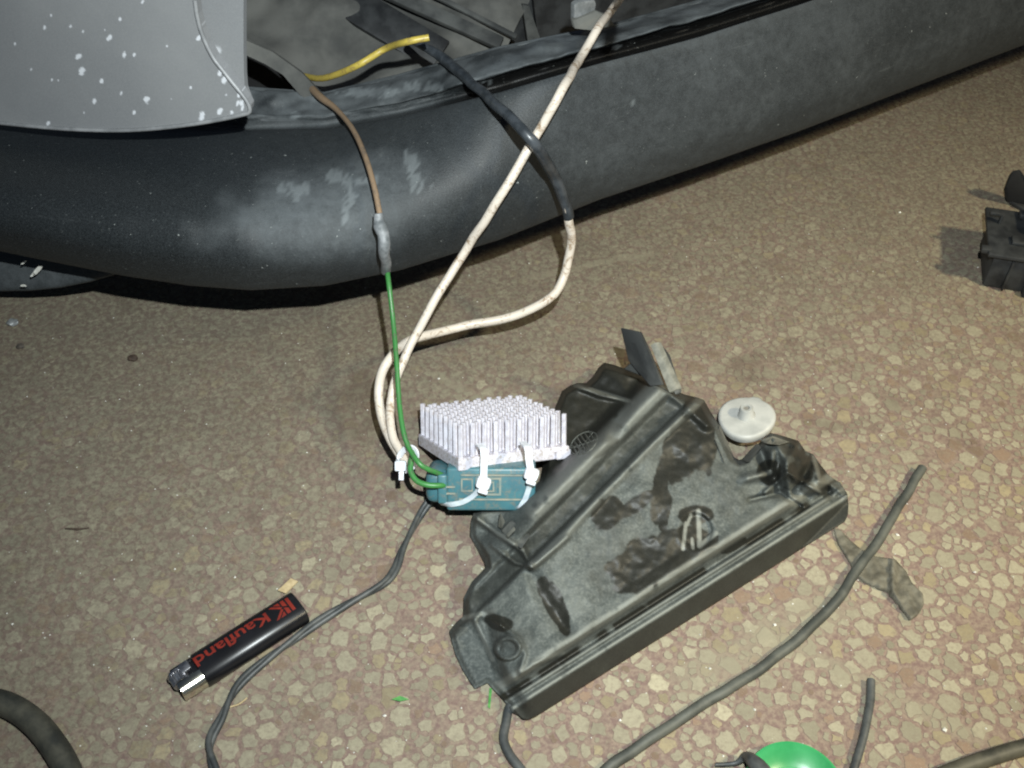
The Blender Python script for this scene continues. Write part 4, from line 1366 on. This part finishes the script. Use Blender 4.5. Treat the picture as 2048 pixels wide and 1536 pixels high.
# square shop emblem: block with a K cut into it, built of four red pieces
def patch(pts):
    k0 = []
    for x, y in pts:
        yy = 0.0052 - y * 0.0105
        k0.append(Vector((LL - 0.0035 - x * 0.0105, yy, surf_z(yy) + 0.0001)))
    return k0
ev2, ef2 = [], []
for pts in (((0.0, 0.0), (0.16, 0.0), (0.16, 0.8), (0.0, 0.8)), ((0.24, 0.0), (0.42, 0.0), (0.42, 0.30), (0.24, 0.42)), ((0.24, 0.52), (0.42, 0.40), (0.42, 0.8), (0.24, 0.8)),
            ((0.46, 0.33), (0.86, 0.0), (1.02, 0.0), (0.56, 0.4)), ((0.46, 0.47), (0.56, 0.40), (1.02, 0.8), (0.86, 0.8)), ((0.50, 0.0), (0.78, 0.0), (0.50, 0.24)), ((0.50, 0.8), (0.78, 0.8), (0.50, 0.56))):
    k = len(ev2); ev2 += [Vector((x, y, 0)) for x, y in pts]; ef2.append(tuple(range(k, k + len(pts))))
em = mesh('emblem', ev2, ef2, M_red, lt, False)
bq = bmesh.new(); bq.from_mesh(em.data)
for k in range(1, 20):
    bmesh.ops.bisect_plane(bq, geom=bq.verts[:] + bq.edges[:] + bq.faces[:], plane_co=(0, k * 0.05, 0), plane_no=(0, 1, 0))
for q in bq.verts: q.co = patch([(q.co.x, q.co.y)])[0]
bq.to_mesh(em.data); bq.free()

# ================================================================== loose cables and hoses on the floor
def floor_tube(name, pxs, r_, material, label, cat, z=None, group=None, **kw):
    pts = [P(x, y, (r_ if z is None else z) if len(q) == 0 else q[0]) for x, y, *q in pxs]
    return tag(tube(name, pts, r_, material, **kw), label, cat, group)
# twisted pair from under the teal box, past the lighter
tp = thing('twin_cable', 'thin twisted black cable running from the teal box down past the lighter', 'cable', P(765, 1165, 0))
oP = tp.location.copy()
pair = [(868, 985, .010), (838, 1030, .005), (806, 1092, .004), (790, 1135, .004), (765, 1165, .004), (700, 1202, .004), (640, 1238, .004), (590, 1274, .004), (540, 1310, .004), (490, 1352, .004),
        (462, 1388, .004), (442, 1432, .004), (422, 1470, .004), (418, 1500, .004), (430, 1545, .004), (445, 1600, .004)]
path = catmull([P(x, y, z) for x, y, z in pair], 10)
for sgn in (0, math.pi):
    pp = []
    acc = 0
    for i, p in enumerate(path):
        t = (path[min(i + 1, len(path) - 1)] - path[max(i - 1, 0)]).normalized()
        sd_ = t.cross(Vector((0, 0, 1))).normalized()
        a = i * 0.11 + sgn
        pp.append(p + sd_ * 0.00105 * math.cos(a) + Vector((0, 0, 1)) * (0.0009 * math.sin(a) - 0.0015))
    tube('strand', pp, 0.00150, M_cable, tp, segs=8, spline=False, origin=oP)
floor_tube('cable_tail', [(1040, 1396), (1020, 1416), (1012, 1445), (1006, 1478), (1018, 1508), (1040, 1536), (1070, 1580)], 0.0022, M_cable,
           'short black cable coming out under the lower left corner of the cover', 'cable', flat=0.8, wob=0.0008)
floor_tube('grey_cable', [(1843, 936, .0028), (1812, 990, .0028), (1775, 1052, .0034), (1736, 1110, .0040), (1700, 1165, .0034), (1650, 1225, .0026), (1598, 1276, .0026), (1548, 1318, .0026), (1480, 1362, .0026),
                          (1400, 1414, .0026), (1310, 1470, .0026), (1225, 1530, .0026), (1150, 1590, .0026)], 0.0026, M_greycable,
           'long dark grey cable crossing the crumpled tape right of the cover', 'cable', wob=0.0012)
floor_tube('cable_stub', [(1742, 1360), (1740, 1400), (1734, 1440), (1722, 1490), (1706, 1545), (1690, 1600)], 0.0020, M_cable,
           'short straight black cable end above the green cap', 'cable', wob=0.0004)
floor_tube('rubber_hose', [(1840, 1575), (1890, 1548), (1960, 1522), (2030, 1500), (2110, 1478), (2250, 1440)], 0.0036, M_hose,
           'black hose crossing the bottom right corner of the picture', 'hose', wob=0.0004)
floor_tube('rubber_hose', [(-120, 1395), (-40, 1398), (20, 1412), (70, 1446), (108, 1492), (135, 1540), (160, 1610)], [0.0056, 0.0058, 0.0062, 0.0064, 0.0068, 0.0070], M_hose,
           'thick dusty black hose curving through the bottom left corner', 'hose', z=0.0058, segs=16) if False else \
tag(tube('rubber_hose', [P(x, y, 0.0058) for x, y in ((-120, 1395), (-40, 1398), (20, 1412), (70, 1446), (108, 1492), (135, 1540), (160, 1610))], 0.0058, M_hose, segs=16),
    'thick dusty black hose curving through the bottom left corner', 'hose')

# crumpled tape under the grey cable
t_out = [(1668, 1056), (1682, 1060), (1700, 1080), (1722, 1098), (1745, 1112), (1790, 1118), (1812, 1142), (1824, 1165), (1846, 1188), (1848, 1210), (1836, 1228),
         (1822, 1236), (1808, 1220), (1788, 1184), (1760, 1172), (1728, 1160), (1712, 1146), (1694, 1112), (1676, 1086)]
def tape_pts(xs, ys):
    h = 0.0010 + 0.0034 * fnoise(xs, ys, 26, 31, 2) * sm(1690, 1760, xs) + 0.0030 * np.exp(-((np.abs(sgn_left(xs, ys, (1786, 1120), (1786, 1184)))) / 7) ** 2) + 0.0016 * fnoise(xs, ys, 9, 4, 2)
    return [P(x, y, z) for x, y, z in zip(xs, ys, h)]
tag(sheet('tape_strip', t_out, 3.5, tape_pts, M_tape, skirt=lambda v: Vector((v.x, v.y, 0.0004))), 'crumpled strip of dusty grey tape lying under the grey cable', 'tape')

# ================================================================== right edge: dark plastic parts
rb = thing('plastic_housing', 'dark plastic housing with a flange lying at the right edge of the picture', 'plastic part', P(2010, 580, 0))
RO = rb.location.copy()
A_ = P(1963, 573, 0.0); B_ = P(2080, 592, 0.0)
tx = (B_ - A_); tx.z = 0; tx.normalize(); tyv = Vector((-tx.y, tx.x, 0))
MR = Matrix(((tx.x, tyv.x, 0, A_.x - RO.x), (tx.y, tyv.y, 0, A_.y - RO.y), (0, 0, 1, 0), (0, 0, 0, 1)))
b = bmesh.new(); box_bm(b, (0.040, 0.022, 0.0135), (0.080, 0.044, 0.027), MR, bevel=0.002); bm_obj('case', b, M_dark, rb)
b = bmesh.new(); box_bm(b, (0.038, 0.021, 0.0285), (0.086, 0.050, 0.003), MR, bevel=0.0008); bm_obj('flange', b, M_dark, rb)
b = bmesh.new(); box_bm(b, (0.048, 0.030, 0.0365), (0.055, 0.024, 0.013), MR, bevel=0.003); bm_obj('raised_cover', b, M_darkdust, rb)
b = bmesh.new(); box_bm(b, (-0.001, 0.030, 0.037), (0.008, 0.003, 0.0020), MR, bevel=0.0004); box_bm(b, (0.003, 0.030, 0.033), (0.002, 0.003, 0.008), MR, bevel=0.0004); bm_obj('hook', b, M_dark, rb)
for k_, (x_, y_, sx_, sz_) in enumerate(((0.012, -0.0012, 0.0016, 0.024), (0.026, -0.0012, 0.0016, 0.024), (0.040, -0.0012, 0.0016, 0.024), (0.056, -0.0012, 0.0016, 0.024))):
    b = bmesh.new(); box_bm(b, (x_, y_, sz_ / 2 + 0.001), (sx_, 0.003, sz_), MR, bevel=0.0004); bm_obj('stiffener', b, M_dark, rb)
b = bmesh.new(); box_bm(b, (0.030, -0.002, 0.0030), (0.012, 0.006, 0.006), MR, bevel=0.001); bm_obj('clip_foot', b, M_nearblack, rb)
b = bmesh.new(); box_bm(b, (0.016, 0.012, 0.0312), (0.014, 0.008, 0.0030), MR, bevel=0.001); box_bm(b, (0.020, 0.040, 0.0318), (0.010, 0.006, 0.0040), MR, bevel=0.001); bm_obj('catch', b, M_dark, rb)
b = bmesh.new(); box_bm(b, (-0.006, 0.002, 0.0285), (0.006, 0.005, 0.0034), MR, bevel=0.0006); bm_obj('lug', b, M_dark, rb)
post = thing('plastic_post', 'black plastic post standing behind the housing at the right edge', 'plastic part', P(2040, 415, 0))
RO2 = post.location.copy()
plate('blade', [P(2016, 402, 0.004), P(2012, 374, 0.018), P(2024, 342, 0.032), P(2040, 338, 0.034), P(2070, 380, 0.020), P(2090, 416, 0.004)], 0.012, M_nearblack, post, CF + CX * 0.3, RO2, 0.001)
plate('foot', [P(2018, 400, 0.004), P(2050, 418, 0.003), P(2110, 420, 0.003), P(2080, 396, 0.003)], 0.003, M_dark, post, (0, 0, -1), RO2, 0.0006)

# ================================================================== green cap, twig and scraps
gc = P(1588, 1586, 0.004)
cap = thing('bottle_lid', 'bright green round plastic cap at the bottom edge', 'cap', (gc.x, gc.y, 0))
v, f = lathe_geo([(0.0, 0.0016), (0.0110, 0.0020), (0.0150, 0.0040), (0.0190, 0.0066), (0.0205, 0.0080), (0.0216, 0.0078), (0.0222, 0.0060), (0.0218, 0.0010), (0.0205, 0.0006), (0.0, 0.0006)], 56)
mesh('cap_shell', v, f, M_gcap, cap, True, None, 50)
v, f = lathe_geo([(0.0, 0.0022), (0.0100, 0.0022), (0.0108, 0.0032), (0.0120, 0.0034)], 40)
mesh('liner', v, f, M_gcap, cap, True, None, 50)
tag(tube('frayed_cord', [P(1430, 1528, .002), P(1470, 1524, .003), P(1490, 1512, .006), P(1508, 1524, .012), P(1526, 1546, .013), P(1550, 1600, .012)], [0.0009, 0.0010, 0.0022, 0.0032, 0.0042, 0.005], M_cable, wob=0.001),
    'frayed black cord end lying against the green cap', 'cord')
tag(tube('twig', [P(130, 1057, .001), P(155, 1058, .0014), P(178, 1056, .001)], [0.0004, 0.0006, 0.0003], M_twig, segs=6), 'small dark twig on the floor above the lighter', 'twig')
tag(plate('wood_sliver', [P(556, 1182, .001), P(582, 1158, .0012), P(596, 1164, .0012), P(572, 1188, .001)], 0.0008, M_wood, direction=(0, 0, 1)), 'pale wood sliver beside the base of the lighter', 'wood chip')
tag(plate('grass_blade', [P(783, 1399, .001), P(800, 1392, .0014), P(818, 1399, .001), P(800, 1403, .001)], 0.0003, M_leaf, direction=(0, 0, 1)), 'tiny green leaf scrap on the floor between lighter and cover', 'leaf')
tag(plate('grass_blade', [P(979, 1376, .001), P(984, 1378, .001), P(980, 1418, .001), P(976, 1414, .001)], 0.0003, M_leaf, direction=(0, 0, 1)), 'upright green grass blade at the lower left corner of the cover', 'grass blade')
def pebble(name, px, py, r_, material, label, seed):
    rr = random.Random(seed)
    b = bmesh.new()
    bmesh.ops.create_icosphere(b, subdivisions=2, radius=r_)
    for q in b.verts:
        k = 1 + rr.uniform(-0.22, 0.22)
        q.co = Vector((q.co.x * k * 1.2, q.co.y * k, q.co.z * k * 0.6))
    o = bm_obj(name, b, material)
    o.location = P(px, py, r_ * 0.4)
    return tag(o, label, 'crumb')
pebble('dirt_crumb', 40, 692, 0.0022, M_pebble, 'dark dirt crumb near the left edge below the bumper', 1)
pebble('dirt_crumb', 265, 716, 0.0026, M_twig, 'reddish brown dirt crumb on the floor below the bumper corner', 2)
pebble('paint_flake', 25, 645, 0.0030, M_clip, 'grey paint flake at the left edge under the bumper', 3)
tag(tube('dry_stalk', [P(460, 1414, .0008), P(478, 1408, .001), P(494, 1396, .0008)], 0.0004, M_wood, segs=6), 'thin pale dry stalk beside the twin cable below the lighter', 'stalk')
# scattered pale grit
gv, gf = [], []
def crumb(x, y, r_):
    k = len(gv)
    rr = [r_ * random.uniform(0.6, 1.3) for _ in range(6)]
    pts = [(rr[0], 0, 0), (-rr[1], 0, 0), (0, rr[2], 0), (0, -rr[3], 0), (0, 0, rr[4] * 0.8), (0, 0, -rr[5] * 0.4)]
    an = random.uniform(0, 6.28)
    for p in pts:
        gv.append((x + p[0] * math.cos(an) - p[1] * math.sin(an), y + p[0] * math.sin(an) + p[1] * math.cos(an), p[2] + r_ * 0.3))
    for a, b_, c in ((0, 2, 4), (2, 1, 4), (1, 3, 4), (3, 0, 4), (2, 0, 5), (1, 2, 5), (3, 1, 5), (0, 3, 5)):
        gf.append((k + a, k + b_, k + c))
for px, py, r_ in ((350, 1138, 3), (25, 1248, 3), (90, 1276, 2), (100, 1270, 2), (268, 1278, 2), (770, 1432, 4), (1420, 1338, 3.5), (1550, 1250, 4), (1585, 1208, 2.5), (1950, 1145, 4), (1795, 1070, 4),
                   (1890, 1460, 4), (1605, 1488, 3), (1510, 1420, 3), (1800, 425, 4), (878, 758, 4), (640, 1120, 2), (470, 1155, 3), (1447, 1512, 2.5), (735, 820, 2), (1255, 1362, 3), (1240, 1440, 3), (620, 1440, 2)):
    p = P(px, py, 0)
    crumb(p.x, p.y, r_ * 0.00026)
for _ in range(520):
    px, py = random.uniform(-100, 2150), random.uniform(450, 1600)
    p = P(px, py, 0)
    crumb(p.x, p.y, random.choice((0.0002, 0.0003, 0.0004, 0.0005)))
tag(mesh('floor_grit', gv, gf, M_grit, smooth=False), 'pale grit scattered over the floor', None, None, 'stuff')
